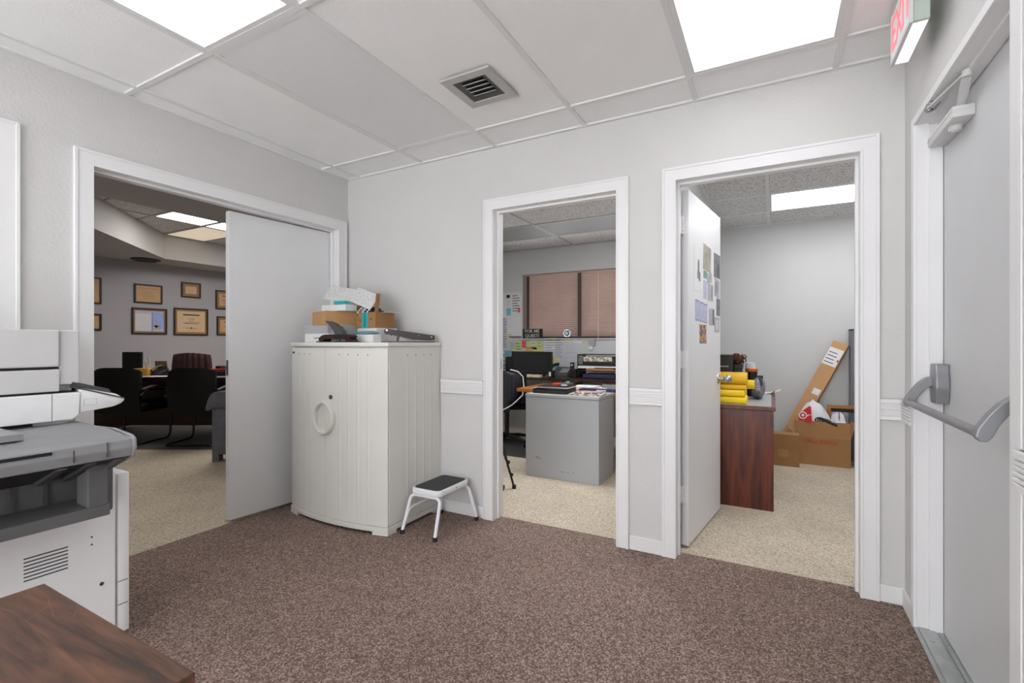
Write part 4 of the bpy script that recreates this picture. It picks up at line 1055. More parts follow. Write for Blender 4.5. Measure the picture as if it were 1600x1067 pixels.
t = thing('cardboard_box', 'large open brown carton with red lettering, holding a white carrier bag', 'box', (3.35, 2.85, 0))
b = MB(); obox(b, (3.135, 2.68), (1, 0), (0, 1), 0.437, 0.26, 0, 0.262, 0.005); b.build('carton', M['card_dark'], t)
Mf = Matrix.Translation((3.135, 2.682, 0.262)) @ Matrix.Rotation(math.radians(-6), 4, 'X')
MB().box(-0.008, 0.437, -0.005, 0, 0, 0.152, M=Mf).build('front_flap', M['card_dark'], t)
Mf = Matrix.Translation((3.572, 2.69, 0.262)) @ Matrix.Rotation(math.radians(14), 4, 'Y')
MB().box(-0.005, 0, 0, 0.24, 0, 0.15, M=Mf).build('side_flap', M['card'], t)
Mf = Matrix.Translation((3.137, 2.69, 0.262)) @ Matrix.Rotation(math.radians(-40), 4, 'Y')
MB().box(0, 0.005, 0, 0.24, 0, 0.09, M=Mf).build('side_flap', M['card'], t)
Mf = Matrix.Translation((3.137, 2.94, 0.262)) @ Matrix.Rotation(math.radians(-12), 4, 'X')
MB().box(0, 0.43, -0.005, 0, 0, 0.15, M=Mf).build('back_flap', M['card'], t)
text('lettering', 'Office DEPOT', 0.047, frameM((3.338, 2.6795, 0.220), (1, 0, -0.035), (0, 0, 1)), M['red_ink'], t, ext=0.0006, bold=0.0012)

t = thing('carrier_bag', 'white plastic carrier bag with a red target emblem, stuffed in the large carton', 'bag', (3.3, 2.8, 0.03))
def bagf(u, v):
    a = u * 2 * math.pi
    t_ = max(0, (v - .5) * math.pi)
    r = max(.02, math.cos(t_)) * (.8 + .2 * math.sin(math.pi * min(.5, v)))
    zz = .05 + (.62 * v if v <= .5 else .31 + .255 * math.sin(t_))
    wob = 1 + .07 * math.sin(5 * a + 6 * v) + .05 * math.sin(9 * a - 4 * v)
    x = 3.280 + 0.128 * r * wob * math.cos(a) + .05 * (1 - v) ; y = 2.80 + 0.095 * r * wob * math.sin(a)
    return (x, y, zz - .03 * abs(math.cos(a)) * v + .012 * math.sin(5 * a) * v * r)
MB().grid(bagf, 40, 18).build('bag', M['bag'], t, smooth=True)
Mr = frameM((3.215, 2.712, 0.475), (0.93, -0.37, 0.05), (-0.02, 0.30, 0.95))
MB().prism([(-.055, -.075), (.06, -.075), (.045, .07), (.035, .085), (-.02, .035), (-.06, -.01)], -.004, .001, 'z', M=Mr, bev=0.0006).build('red_panel', M['red'], t)
b = MB()
for k in range(2):
    R0, R1 = ((.036, .027), (.013, 0.0))[k]
    n = 26
    for i in range(n):
        a0, a1 = 2 * math.pi * i / n, 2 * math.pi * (i + 1) / n
        vs = [b.bm.verts.new(Mr @ Vector((-.02 + r * math.cos(a), -.012 + r * math.sin(a), .0016))) for (r, a) in ((R0, a0), (R0, a1), (max(R1, .0005), a1), (max(R1, .0005), a0))]
        b.bm.faces.new(vs)
b.tube([Mr @ Vector(q) for q in ((.016, -.02, .001), (.03, -.006, .001), (.05, -.006, .001))], .004, 6)
b.build('target_emblem', M['white_paper'], t)
t = thing('clear_bag', 'clear plastic bag and dark cable coil at the right side of the large carton', 'bag', (3.46, 2.8, 0.1))
MB().grid(soft(3.492, 2.79, 0.15, 0.13, 0.15, 0.31, 0.5, 4), 34, 12).build('bag', M['bag'], t, smooth=True)
b = MB()
for k in range(4): b.tube([(3.33 + .035 * math.cos(s) + .018 * k, 2.70 + .006 * k, 0.425 + .026 * math.sin(s) - .006 * k) for s in [i * .5 for i in range(13)]], .0065, 6)
b.tube([(3.37, 2.705, .43), (3.42, 2.70, .405), (3.47, 2.70, .385)], .015, 8)
b.build('cable_coil', M['rubber'], t)

t = thing('wooden_stand', 'low honey brown wooden stand behind the large carton', 'stand', (3.6, 3.0, 0))
MB().box(3.415, 3.80, 2.985, 3.02, 0.515, 0.545, 0.002).build('top_rail', M['wood_honey'], t)
MB().box(3.415, 3.445, 2.985, 3.02, 0, 0.515, 0.002).build('post', M['wood_honey'], t)
MB().box(3.77, 3.80, 2.985, 3.02, 0, 0.515, 0.002).build('post', M['wood_honey'], t)
MB().box(3.445, 3.77, 2.99, 3.015, 0.48, 0.515).build('under_rail', M['rubber'], t)
t = thing('storage_cabinet', 'tall shallow dark grey metal cabinet against the far wall, cut by the doorway edge', 'cabinet', (3.86, 3.1, 0))
MB().box(3.612, 4.10, 3.035, 3.168, 0.0, 1.285, 0.003).build('body', M['grey_dark_steel'], t)
MB().box(3.607, 4.105, 3.03, 3.169, 1.285, 1.297, 0.002).build('top', M['black'], t)
t = thing('wooden_box', 'dark brown wooden box end standing to the right of the large carton', 'box', (3.75, 2.83, 0))
MB().box(3.625, 3.90, 2.72, 2.93, 0.0, 0.44, 0.003).build('box', M['wood_dark'], t)
# ================================================================== window office
t = thing('blinds', 'closed dusty rose horizontal blinds covering the window', 'blinds', (0.76, 3.21, 1.23))
b = MB()
for (a, c) in ((-0.095, -0.047), (-0.007, 0.70), (0.752, 1.6)):
    n = 34
    for k in range(n):
        z = 1.252 + (2.075 - 1.252) * k / (n - 1)
        arc_ = [(-.0165 + .033 * i / 6, -.0055 * (1 - (i / 3 - 1) ** 2)) for i in range(7)]
        b.prism(arc_ + [(y_, z_ + .0008) for (y_, z_) in arc_[::-1]], a, c, 'x', M=Matrix.Translation((0, 3.212, z)) @ Matrix.Rotation(math.radians(-52), 4, 'X'))
b.build('slats', M['blinds'], t)
MB().box(-0.098, 1.62, 3.19, 3.24, 2.078, 2.098, 0.002).build('head_rail', M['blinds'], t)
MB().box(-0.095, 0.70, 3.2, 3.225, 1.228, 1.242, 0.002).box(0.75, 1.6, 3.2, 3.225, 1.228, 1.242, 0.002).build('bottom_rail', M['mullion'], t)
b = MB()
for x in (0.08, 0.22, 0.36, 0.50, 0.64, 0.86, 1.02, 1.18): b.box(x - .0007, x + .0007, 3.1975, 3.1985, 1.24, 2.08)
b.build('ladder_cord', M['card_inner'], t)
MB().cyl((0.985, 3.192, 1.20), (0.985, 3.192, 2.05), .004, n=8).build('tilt_wand', M['cream_paper'], t)

WY = 3.18
LB = 5.5
def wallpaper(label, x0, x1, z0, z1, m, layer=0, cat='note', name='sticky_note', lines=0, lm=None, tilt=0, group='papers on the office wall', extra=None):
    y = WY - 0.0012 - 0.0018 * layer
    t = thing(name, label, cat, ((x0 + x1) / 2, y, z0), group=group)
    Mx = Matrix.Translation(((x0 + x1) / 2, y, (z0 + z1) / 2)) @ Matrix.Rotation(math.radians(tilt), 4, 'Y')
    w, h = (x1 - x0) / 2, (z1 - z0) / 2
    MB().box(-w, w, -.0005, (.0005 if layer > 5 or layer == LB or layer == LB - .2 else WY + .0001 - y), -h, h, M=Mx).build('sheet', m, t)
    b = MB(); n = 0
    if lines:
        for k in range(lines):
            zz = h - 2 * h * (k + .8) / (lines + .6)
            b.box(-w * .8, w * (.8 if k % 3 else .35), -.001, -.0005, zz - h * .035, zz + h * .035, M=Mx); n = 1
    for (u0, u1, v0, v1) in (extra or []):
        b.box(-w + 2 * w * u0, -w + 2 * w * u1, -.001, -.0005, -h + 2 * h * v0, -h + 2 * h * v1, M=Mx); n = 1
    if n: b.build('printed_text', lm or M['ink_blue'], t)
    else: b.bm.free()
    return t
LBX = 5.5
# board on the left of the window
t = thing('notice_board', 'white notice board full of papers, left of the window', 'board', (-0.28, WY, 1.235))
MB().box(-0.47, -0.104, WY - .012, WY - .0004, 1.235, 1.862, 0.002).build('board', M['white_paper'], t)
MB().box(-0.30, -0.11, WY - .02, WY - .012, 1.235, 1.255).build('pen_ledge', M['grey_dark_steel'], t)
LB = 5.5
wallpaper('white poster with a magenta corner at the top of the notice board', -0.265, -0.125, 1.58, 1.845, M['white_paper'], LB, 'poster', 'poster', 7, M['ink'])
wallpaper('magenta corner block of the white poster on the notice board', -0.165, -0.128, 1.583, 1.65, M['pink_note'], LB + .6, 'print', 'poster_corner')
wallpaper('grey strip of paper with a blue foot hanging on the notice board', -0.345, -0.285, 1.64, 1.80, M['grey_paper'], LB, 'paper', 'paper_strip', 4)
wallpaper('blue card under the grey strip on the notice board', -0.345, -0.275, 1.545, 1.645, M['blue_note'], LB + .5, 'card', 'card')
wallpaper('black clip at the head of the grey strip', -0.345, -0.29, 1.79, 1.835, M['black'], LB + .6, 'clip', 'clip')
wallpaper('lime sticky note alone at the middle of the notice board', -0.262, -0.185, 1.41, 1.50, M['lime_note'], LB, extra=None)
wallpaper('long list sheet hanging left, on the notice board edge by the door jamb', -0.43, -0.335, 1.08, 1.52, M['grey_paper'], LB + .4, 'paper', 'list_sheet', 12)
wallpaper('lined white page low on the notice board, under the lime note', -0.325, -0.135, 1.275, 1.40, M['white_paper'], LB - .2, 'paper', 'page', 5)
wallpaper('cream slip at the bottom left of the notice board', -0.335, -0.262, 1.19, 1.29, M['cream_paper'], LB + .6, 'note', 'note_slip')
wallpaper('white sheet at the upper left corner of the notice board, cut by the jamb', -0.43, -0.355, 1.56, 1.85, M['grey_paper'], LB - .2, 'paper', 'page', 6, M['ink'])
# row under the window sill
wallpaper('pale lilac page under the sill, left of the lime memo', -0.30, -0.215, 0.97, 1.19, M['grey_paper'], 0, 'paper', 'page', 6)
wallpaper('pale lime memo under the sill at the left', -0.215, -0.11, 1.0, 1.185, M['lime_note'], 0, 'paper', 'page', 4, M['ink'])
wallpaper('coral red sticky note under the black lettered sign', -0.107, -0.04, 1.095, 1.19, M['pink_note'], 1)
wallpaper('green sticky note right of the coral red note', -0.04, 0.035, 1.09, 1.185, M['lime_note'], 0)
wallpaper('peach memo strip above the monitor', -0.045, 0.06, 1.02, 1.085, M['peach_note'], 1)
wallpaper('cream sticky note right of the green note, under the sill', 0.035, 0.12, 1.075, 1.19, M['cream_paper'], 0, lines=2, lm=M['ink'])
wallpaper('pale yellow sticky note low above the monitor, right of the peach strip', 0.11, 0.185, 1.00, 1.07, M['yellow_note'], 1)
wallpaper('pale green note right of the cream note, with a dark line', 0.12, 0.215, 1.08, 1.19, M['lime_note'], 1, lines=2, lm=M['ink'])
wallpaper('small yellow note above the left top of the monitor', -0.27, -0.20, 1.01, 1.075, M['yellow_note'], 1)
wallpaper('white card leaning over the monitor top left corner', -0.205, -0.11, 0.985, 1.06, M['white_paper'], 2, 'card', 'card', 2)
wallpaper('cream backing page behind the notes over the monitor', -0.11, 0.225, 0.965, 1.10, M['cream_paper'], 0, 'paper', 'page')
wallpaper('wide white phone list page right of the sticky notes', 0.235, 0.40, 0.965, 1.225, M['white_paper'], 0, 'paper', 'page', 7, M['ink_blue'])
wallpaper('white table page overlapping the phone list page', 0.385, 0.508, 0.95, 1.222, M['grey_paper'], 1, 'paper', 'page', 8)
wallpaper('pale yellow note at the top of the phone list page', 0.325, 0.385, 1.165, 1.222, M['yellow_note'], 2)
wallpaper('bright yellow sticky note beside the monitor top right corner', 0.30, 0.37, 0.905, 0.985, M['bright_yellow'], 2)
wallpaper('cream note hanging below the table page', 0.365, 0.45, 0.86, 0.975, M['cream_paper'], 2)
wallpaper('sky blue sticky note lowest beside the monitor', 0.36, 0.435, 0.825, 0.88, M['blue_note'], 3, tilt=12)
wallpaper('large white wall calendar sheet right of the notes', 0.505, 0.725, 0.885, 1.17, M['grey_paper'], 3, 'calendar', 'calendar', 0, M['ink_blue'], tilt=-4, extra=[(.28 + .14 * k, .29 + .14 * k, .55, .9) for k in range(4)] + [(.1, .9, .5, .515), (.1, .9, .3, .31)])
wallpaper('cream tag cluster hanging from the sill above the calendar', 0.52, 0.66, 1.165, 1.222, M['cream_paper'], 4, 'note', 'tag_cluster')
wallpaper('white folded slip under the sill, right of the cream tags', 0.66, 0.78, 1.155, 1.215, M['white_paper'], 4, 'paper', 'note_slip', tilt=8)
wallpaper('pale cream slip at the right end of the slips under the sill', 0.785, 0.86, 1.15, 1.205, M['cream_paper'], 3, 'paper', 'note_slip')
t = thing('wall_switch', 'small grey control box on the wall under the sill', 'switch box', (0.91, WY, 1.13))
MB().box(0.875, 0.955, WY - .035, WY - .0004, 1.125, 1.215, 0.004).build('box', M['grey_steel'], t)
MB().box(0.872, 0.925, WY - .03, WY - .004, 1.075, 1.122, 0.003).build('white_tag', M['white_paper'], t)
t = thing('desk_sign', 'black block sign with two rows of pale lettering on the sill', 'sign', (0.06, 3.14, 1.222))
MB().box(-0.085, 0.205, 3.165, 3.19, 1.2225, 1.352, 0.002, seg=1).build('block', M['black'], t)
text('lettering', 'FOR ME', 0.062, frameM((0.055, 3.1646, 1.320), (1, 0, 0), (0, 0, 1)), M['sign_text'], t, bold=0.0015, xscale=1.05)
text('lettering', 'QUESTI', 0.062, frameM((0.055, 3.1646, 1.258), (1, 0, 0), (0, 0, 1)), M['sign_text'], t, bold=0.0015, xscale=1.05)
t = thing('desk_ornament', 'round blue and silver ornament standing on the sill', 'ornament', (0.575, 3.17, 1.222))
b = MB()
for i in range(14):
    a = 2 * math.pi * i / 14
    b.ball((0.565 + .045 * math.cos(a), 3.17, 1.285 + .045 * math.sin(a)), .011, n=8)
b.build('studded_rim', M['chrome'], t)
MB().cyl((0.565, 3.162, 1.285), (0.565, 3.178, 1.285), .042, n=22).build('face', M['teal_bag'], t)
MB().cyl((0.562, 3.158, 1.288), (0.562, 3.162, 1.288), .018, n=14).build('centre', M['white_paper'], t)
MB().box(0.53, 0.60, 3.16, 3.185, 1.2222, 1.245, 0.002).build('foot', M['black'], t)

# desks
t = thing('desk', 'dark work desk along the wall below the window', 'desk', (0.7, 2.8, 0))
MB().box(-0.49, 2.0, 2.50, 3.165, 0.715, 0.742, 0.003).build('desktop', M['wood_dark'], t)
for x in (-0.48, 0.75, 1.95): MB().box(x, x + .04, 2.55, 3.15, 0, 0.715).build('leg_panel', M['black'], t)
t = thing('desk', 'honey oak worktop joining the grey steel pedestal to the window desk', 'desk', (1.4, 1.9, 0))
MB().box(0.72, 2.25, 1.475, 2.10, 0.682, 0.716, 0.004).build('worktop', M['wood_honey'], t)
MB().box(2.20, 2.24, 1.50, 2.08, 0, 0.682).build('leg_panel', M['wood_honey'], t)
MB().box(0.98, 1.02, 1.70, 2.08, 0, 0.682).build('leg_panel', M['black'], t)
t = thing('steel_pedestal', 'grey steel filing pedestal facing the doorway, scuffed at its foot', 'cabinet', (1.365, 1.26, 0))
MB().box(1.034, 1.70, 1.055, 1.468, 0.0, 0.69, 0.003, seg=1).build('body', M['grey_steel'], t)
MB().box(1.032, 1.703, 1.05, 1.472, 0.693, 0.720, 0.004).build('top', M['grey_steel'], t)
MB().box(1.04, 1.694, 1.06, 1.46, 0.69, 0.693).build('gap', M['dark_grey'], t)
b = MB()
for (x0, z0, x1, z1) in ((1.125, .176, 1.16, .168), (1.14, .172, 1.175, .158), (1.36, .072, 1.40, .072), (1.42, .072, 1.44, .072), (1.47, .074, 1.49, .074)):
    p, q = Vector((x0, 1.0545, z0)), Vector((x1, 1.0545, z1)); b.box(0, (q - p).length, -.0018, .0018, 0, .0004, M=frameM(p, q - p, Vector((0, 0, 1))))
b.build('scuff_marking', M['stain'], t)
# on the pedestal
G0 = 0.7203
t = thing('laptop', 'closed black laptop lying on the left of the grey steel pedestal', 'laptop', (1.23, 1.22, G0))
MB().box(1.075, 1.40, 1.10, 1.335, G0, G0 + .026, 0.006).build('lower_shell', M['black'], t)
MB().box(1.078, 1.397, 1.105, 1.332, G0 + .0265, G0 + .042, 0.005).build('lid', M['black_gloss'], t)
t = thing('binder', 'black binder with white page edges stacked on the closed laptop', 'binder', (1.25, 1.22, G0 + .0425))
MB().box(1.12, 1.40, 1.115, 1.33, G0 + .0425, G0 + .048).box(1.12, 1.40, 1.115, 1.33, G0 + .058, G0 + .064).build('cover', M['black'], t)
MB().box(1.13, 1.398, 1.12, 1.325, G0 + .048, G0 + .058).build('pages', M['white_paper'], t)
t = thing('label_pack', 'red and black pack with a white label on top of the black binder', 'pack', (1.30, 1.25, G0 + .0645))
MB().box(1.235, 1.31, 1.16, 1.26, G0 + .0645, G0 + .085, 0.003).build('pack', M['red_ink'], t)
t = thing('small_box', 'small dark box with a white label beside the red pack', 'box', (1.36, 1.2, G0 + .0645))
MB().box(1.318, 1.40, 1.15, 1.27, G0 + .0645, G0 + .088, 0.002).build('box', M['dark_grey'], t)
MB().box(1.33, 1.385, 1.149, 1.15, G0 + .069, G0 + .083).build('label', M['white_paper'], t)
t = thing('magazine', 'upper glossy magazine at the right of the pedestal top', 'magazine', (1.56, 1.2, G0 + .012))
MB().box(-.11, .11, -.09, .09, 0, .010, M=Matrix.Translation((1.56, 1.215, G0 + .0125)) @ Matrix.Rotation(math.radians(8), 4, 'Z')).build('magazine', M['mag1'], t)
t = thing('magazine', 'lower striped magazine at the right of the pedestal top', 'magazine', (1.56, 1.2, G0))
MB().box(-.14, .14, -.105, .105, 0, .012, M=Matrix.Translation((1.555, 1.20, G0)) @ Matrix.Rotation(math.radians(4), 4, 'Z')).build('magazine', M['news'], t)
MB().box(-.141, .141, -.106, -.105, 0.002, .005, M=Matrix.Translation((1.555, 1.20, G0)) @ Matrix.Rotation(math.radians(4), 4, 'Z')).build('spine_line', M['ink_blue'], t)
# on the oak worktop
K0 = 0.7163
t = thing('paper_sheet', 'white paper pad lying on the oak worktop behind the laptop', 'paper', (0.98, 1.55, K0))
MB().box(0.88, 1.15, 1.49, 1.62, K0, K0 + .006, M=None).build('pad', M['white_paper'], t)
t = thing('cable_bundle', 'tangle of dark cables on the oak worktop', 'cables', (1.15, 1.8, K0))
b = MB(); random.seed(11)
for k in range(9):
    x, y = 1.05 + random.random() * .12, 1.80 + random.random() * .14
    b.tube([(x + .05 * math.cos(s + k), y + .05 * math.sin(s * 1.3 + k), K0 + .008 + .022 * (1 + math.sin(s * 1.7 + k))) for s in [i * .55 for i in range(11)]], .006, 6)
b.build('cable', M['black'], t)
t = thing('candy_dish', 'small green and red trinkets on the oak worktop beside the cables', 'trinkets', (1.16, 1.68, K0))
MB().ball((1.15, 1.67, K0 + .022), .022, n=10).ball((1.19, 1.665, K0 + .018), .018, n=10).build('red_trinket', M['red_ink'], t)
MB().ball((1.17, 1.70, K0 + .05), .02, n=10).build('green_trinket', M['green_card'], t); t.name = 'trinket'
t = thing('paper_stack', 'stack of white papers in the middle of the oak worktop', 'paper', (1.35, 1.75, K0))
MB().box(1.24, 1.46, 1.64, 1.84, K0, K0 + .028, 0.001, seg=1).box(1.46, 1.56, 1.66, 1.82, K0, K0 + .014).build('paper', M['white_paper'], t)
t = thing('folder', 'navy folder at the front of the oak worktop', 'folder', (1.5, 1.55, K0))
MB().box(1.36, 1.70, 1.50, 1.60, K0, K0 + .022, 0.002).build('folder', M['navy'], t)
MB().box(1.53, 1.62, 1.499, 1.50, K0 + .006, K0 + .018).build('label', M['grey_paper'], t)
t = thing('tablet_case', 'dark grey folding case standing open on the oak worktop', 'case', (1.62, 1.8, K0))
MB().box(1.50, 1.72, -.004, .004, 0, .055, M=Matrix.Translation((0, 1.74, K0)) @ Matrix.Rotation(math.radians(-35), 4, 'X')).build('cover', M['dark_grey'], t)
MB().box(1.50, 1.72, 1.76, 1.90, K0, K0 + .012).build('base', M['black'], t)
t = thing('headset', 'black headset with a silver boom at the right of the oak worktop', 'headset', (1.78, 1.9, K0))
MB().tube(arc((1.72, 1.95, K0 + .06), .07, 0, 180, 14, 'xz'), .012, 8).build('headband', M['black'], t)
MB().ball((1.65, 1.95, K0 + .042), .036, .6, 1, 1.1, n=12).ball((1.79, 1.95, K0 + .042), .036, .6, 1, 1.1, n=12).build('ear_cushion', M['black'], t)
MB().tube([(1.69, 1.90, K0 + .05), (1.72, 1.87, K0 + .065), (1.75, 1.86, K0 + .085)], .008, 8).build('boom', M['chrome'], t)
# on the window desk
W0 = 0.7425
t = thing('monitor', 'wide black monitor on the window desk, showing a dark screen', 'monitor', (0.26, 2.78, W0))
MB().box(-0.025, 0.542, 2.735, 2.765, 0.765, 1.052, 0.005).build('housing', M['mono'], t)
MB().box(-0.012, 0.515, 2.7335, 2.735, 0.779, 1.040).build('screen', M['black_gloss'], t)
MB().box(0.22, 0.30, 2.765, 2.80, W0 + .012, 0.90, 0.004).build('neck', M['mono'], t)
MB().box(0.13, 0.39, 2.70, 2.90, W0, W0 + .012, 0.004).build('foot', M['mono'], t)
t = thing('keyboard_tray', 'row of cream cards lying in front of the monitor', 'cards', (0.3, 2.6, W0))
for k in range(4): MB().box(0.02 + .115 * k, 0.12 + .115 * k, 2.54, 2.62, W0, W0 + .03, 0.002).build('card', M['cream_paper'], t)
t.name = 'card_row'
t = thing('letter_tray', 'black stacked letter trays with papers at the left end of the window desk', 'trays', (-0.22, 2.8, W0))
for k in range(4):
    MB().box(-0.44, -0.065, 2.66, 2.95, W0 + .06 * k, W0 + .06 * k + .008).box(-0.44, -0.43, 2.66, 2.95, W0 + .06 * k + .008, W0 + .06 * k + .052).box(-0.075, -0.065, 2.66, 2.95, W0 + .06 * k + .008, W0 + .06 * k + .06).build('tray', M['black'], t)
    MB().box(-0.425, -0.095 + .01 * (k % 2), 2.655, 2.93, W0 + .06 * k + .0085, W0 + .06 * k + .018).build('paper', M['grey_paper'], t)
t = thing('gift_bag', 'teal and purple patterned packet standing on the letter trays', 'packet', (-0.2, 2.85, W0 + .24))
MB().box(-0.30, -0.075, 2.82, 2.87, W0 + .2405, W0 + .315, 0.004).build('packet', M['teal_bag'], t)
MB().ball((-0.20, 2.815, W0 + .29), .022, n=10).build('purple_bow', M['photo5'], t)
t = thing('desk_phone', 'dark grey desk phone with an upright cordless handset, right of the monitor', 'telephone', (0.63, 2.85, W0))
b = MB().prism([(2.74, W0), (2.98, W0), (2.98, W0 + .11), (2.955, W0 + .115), (2.74, W0 + .03)], 0.52, 0.74, 'x', bev=0.003); b.build('base', M['dark_grey'], t)
MB().box(0.62, 0.725, -.07, .06, 0, .003, M=Matrix.Translation((0, 2.845, W0 + .076)) @ Matrix.Rotation(math.radians(21), 4, 'X')).build('keypad', M['print_mid'], t)
MB().tube(rounded([(0.50, 2.76, W0 + .075), (0.505, 2.79, W0 + .115), (0.545, 2.88, W0 + .15), (0.575, 2.93, W0 + .145)], .03), [.022, .022, .02, .018, .017, .016, .016, .016, .016, .016, .018, .02, .022, .023][:14], 10).build('handset', M['black'], t) if False else MB().tube([(0.475, 2.78, W0 + .065), (0.485, 2.80, W0 + .10), (0.515, 2.85, W0 + .138), (0.56, 2.90, W0 + .15)], [.028, .024, .02, .024], 12).build('handset', M['black'], t, smooth=True)
MB().box(0.715, 0.765, 2.90, 2.93, W0 + .02, W0 + .175, 0.006).build('cordless_handset', M['black'], t)
MB().box(0.728, 0.752, 2.898, 2.90, W0 + .13, W0 + .155).build('display', M['grey_paper'], t)
t = thing('coffee_mug', 'black and white patterned mug in front of the desk phone', 'mug', (0.62, 2.58, W0))
MB().lathe([(.034, 0), (.038, .01), (.040, .085), (.036, .085), (.034, .012)], (0.60, 2.59, W0), 22).build('mug', M['black'], t, smooth=True)
MB().box(.585, .61, 2.549, 2.551, W0 + .02, W0 + .07).build('white_figure', M['white_paper'], t)
MB().tube(arc((0.642, 2.59, W0 + .045), .022, -90, 90, 8, 'xz'), .005, 8).build('handle', M['black'], t)
t = thing('desk_organizer', 'black mesh desk organizer stacked with folders and newspapers, at the right', 'organizer', (1.12, 2.8, W0))
for (z0, z1) in ((W0, W0 + .008), (W0 + .085, W0 + .093), (W0 + .150, W0 + .158), (W0 + .275, W0 + .283)):
    MB().box(0.89, 1.40, 2.70, 2.98, z0, z1).build('shelf', M['black'], t)
for x in (0.888, 1.392): MB().box(x, x + .010, 2.70, 2.98, W0, W0 + .285).build('side', M['black'], t)
b = MB()
for k in range(6): b.box(0.90, 0.955, 2.71, 2.712, W0 + .165 + .018 * k, W0 + .168 + .018 * k)
for k in range(4): b.box(0.903 + .014 * k, 0.906 + .014 * k, 2.708, 2.71, W0 + .16, W0 + .27)
b.build('mesh', M['vent'], t)
MB().box(0.96, 1.33, 2.695, 2.705, W0 + .16, W0 + .20).build('drawer_front', M['black'], t)
t = thing('newspaper', 'folded newspapers on the upper shelf of the mesh organizer', 'newspaper', (1.15, 2.8, W0 + .16))
MB().box(0.96, 1.31, 2.706, 2.95, W0 + .1585, W0 + .256, 0.006).build('newspaper', M['news'], t)
t = thing('paper_stack', 'white papers on the middle shelf of the mesh organizer', 'paper', (1.1, 2.8, W0 + .1))
MB().box(0.90, 1.36, 2.69, 2.95, W0 + .128, W0 + .146).box(0.905, 1.10, 2.68, 2.95, W0 + .120, W0 + .128).build('paper', M['white_paper'], t)
t = thing('folder', 'tan and orange folders on the middle shelf of the mesh organizer', 'folder', (1.2, 2.8, W0 + .095))
MB().box(1.0, 1.37, 2.685, 2.95, W0 + .0935, W0 + .108).build('folder', M['wood_honey'], t)
MB().box(1.02, 1.33, 2.683, 2.95, W0 + .108, W0 + .115).build('folder_sleeve', M['card'], t)
t = thing('folder', 'navy folders on the lowest shelf of the mesh organizer', 'folder', (1.2, 2.8, W0 + .01))
MB().box(0.96, 1.35, 2.69, 2.95, W0 + .0085, W0 + .05, 0.002).build('folder', M['navy'], t)
t = thing('small_speaker', 'black little box left of the mesh organizer', 'speaker', (0.83, 2.75, W0))
MB().box(0.785, 0.87, 2.70, 2.80, W0, W0 + .105, 0.006).build('box', M['black'], t)
# chair with a bag over its back
t = thing('office_chair', 'black swivel chair with a striped bag slung over its back, at the window desk', 'chair', (0.26, 2.10, 0.0), YAW)
wm = WM[t]
MB().cyl((0, 0, .09), (0, 0, .42), .026, n=14, M=wm).build('gas_column', M['black'], t)
for k in range(5):
    a = 2 * math.pi * k / 5 + .5
    L_ = MB().tube([(0, 0, .105), (.16 * math.cos(a), .16 * math.sin(a), .095), (.29 * math.cos(a), .29 * math.sin(a), .07)], [.024, .02, .016], 8, M=wm).build('base_arm', M['black'], t)
    MB().cyl((.285 * math.cos(a) - .02, .285 * math.sin(a), .03), (.285 * math.cos(a) + .02, .285 * math.sin(a), .03), .03, n=14, M=wm).build('caster', M['black_gloss'], L_)
MB().box(-.25, .25, -.22, .25, .42, .50, .03, M=wm, seg=3).build('seat', M['black_soft'], t, smooth=True)
MB().box(-.035, .035, -.27, -.235, .40, .72, .008, M=wm).build('back_post', M['black'], t)
bk = MB().grid(lambda u, v: (-.22 + .44 * u, -.25 - .035 * math.sin(math.pi * u), .52 + .32 * v), 14, 6, thick=-.05, M=wm).build('backrest', M['black_soft'], t, smooth=True)
t2 = thing('backpack', 'black striped bag with white piping hanging on the swivel chair back', 'bag', (0.26, 2.1, 0.40), YAW)
wm2 = Matrix.Translation((0.26, 2.10, 0)) @ Matrix.Rotation(YAW, 4, 'Z')
def bagp(u, v):
    a = u * math.pi * 2
    z = .46 + .40 * v
    w = (.06 + .15 * min(1, v * 1.7)) * (1 if v < .85 else math.sqrt(max(0.02, 1 - ((v - .85) / .15) ** 2)))
    return (w * math.cos(a) - .03, -.335 + .045 * math.sin(a), z)
MB().grid(bagp, 26, 14, M=wm2).build('bag', M['black'], t2, smooth=True)
def pipe(pts): return [wm2 @ Vector(p) for p in pts]
MB().tube(pipe([(-.26, -.36, .70), (-.20, -.375, .58), (-.10, -.385, .475), (-.03, -.385, .45), (.06, -.385, .50), (.17, -.375, .60), (.185, -.37, .70), (.175, -.37, .80), (.12, -.37, .855), (.04, -.365, .875)]), .0065, 8).build('piping', M['white_paper'], t2)
b = MB()
for k in range(5): b.box(-.09 + .04 * k, -.084 + .04 * k, -.386, -.382, .53, .82, M=wm2)
b.build('stripe', M['navy'], t2)
MB().box(-0.45, 0.90, 1.60, 2.40, 0.0, 0.004).build('x', M['mat_grey']).name = 'floor_mat'
tag(bpy.data.objects['floor_mat'], 'dark grey chair mat on the beige carpet under the swivel chair', 'floor mat')
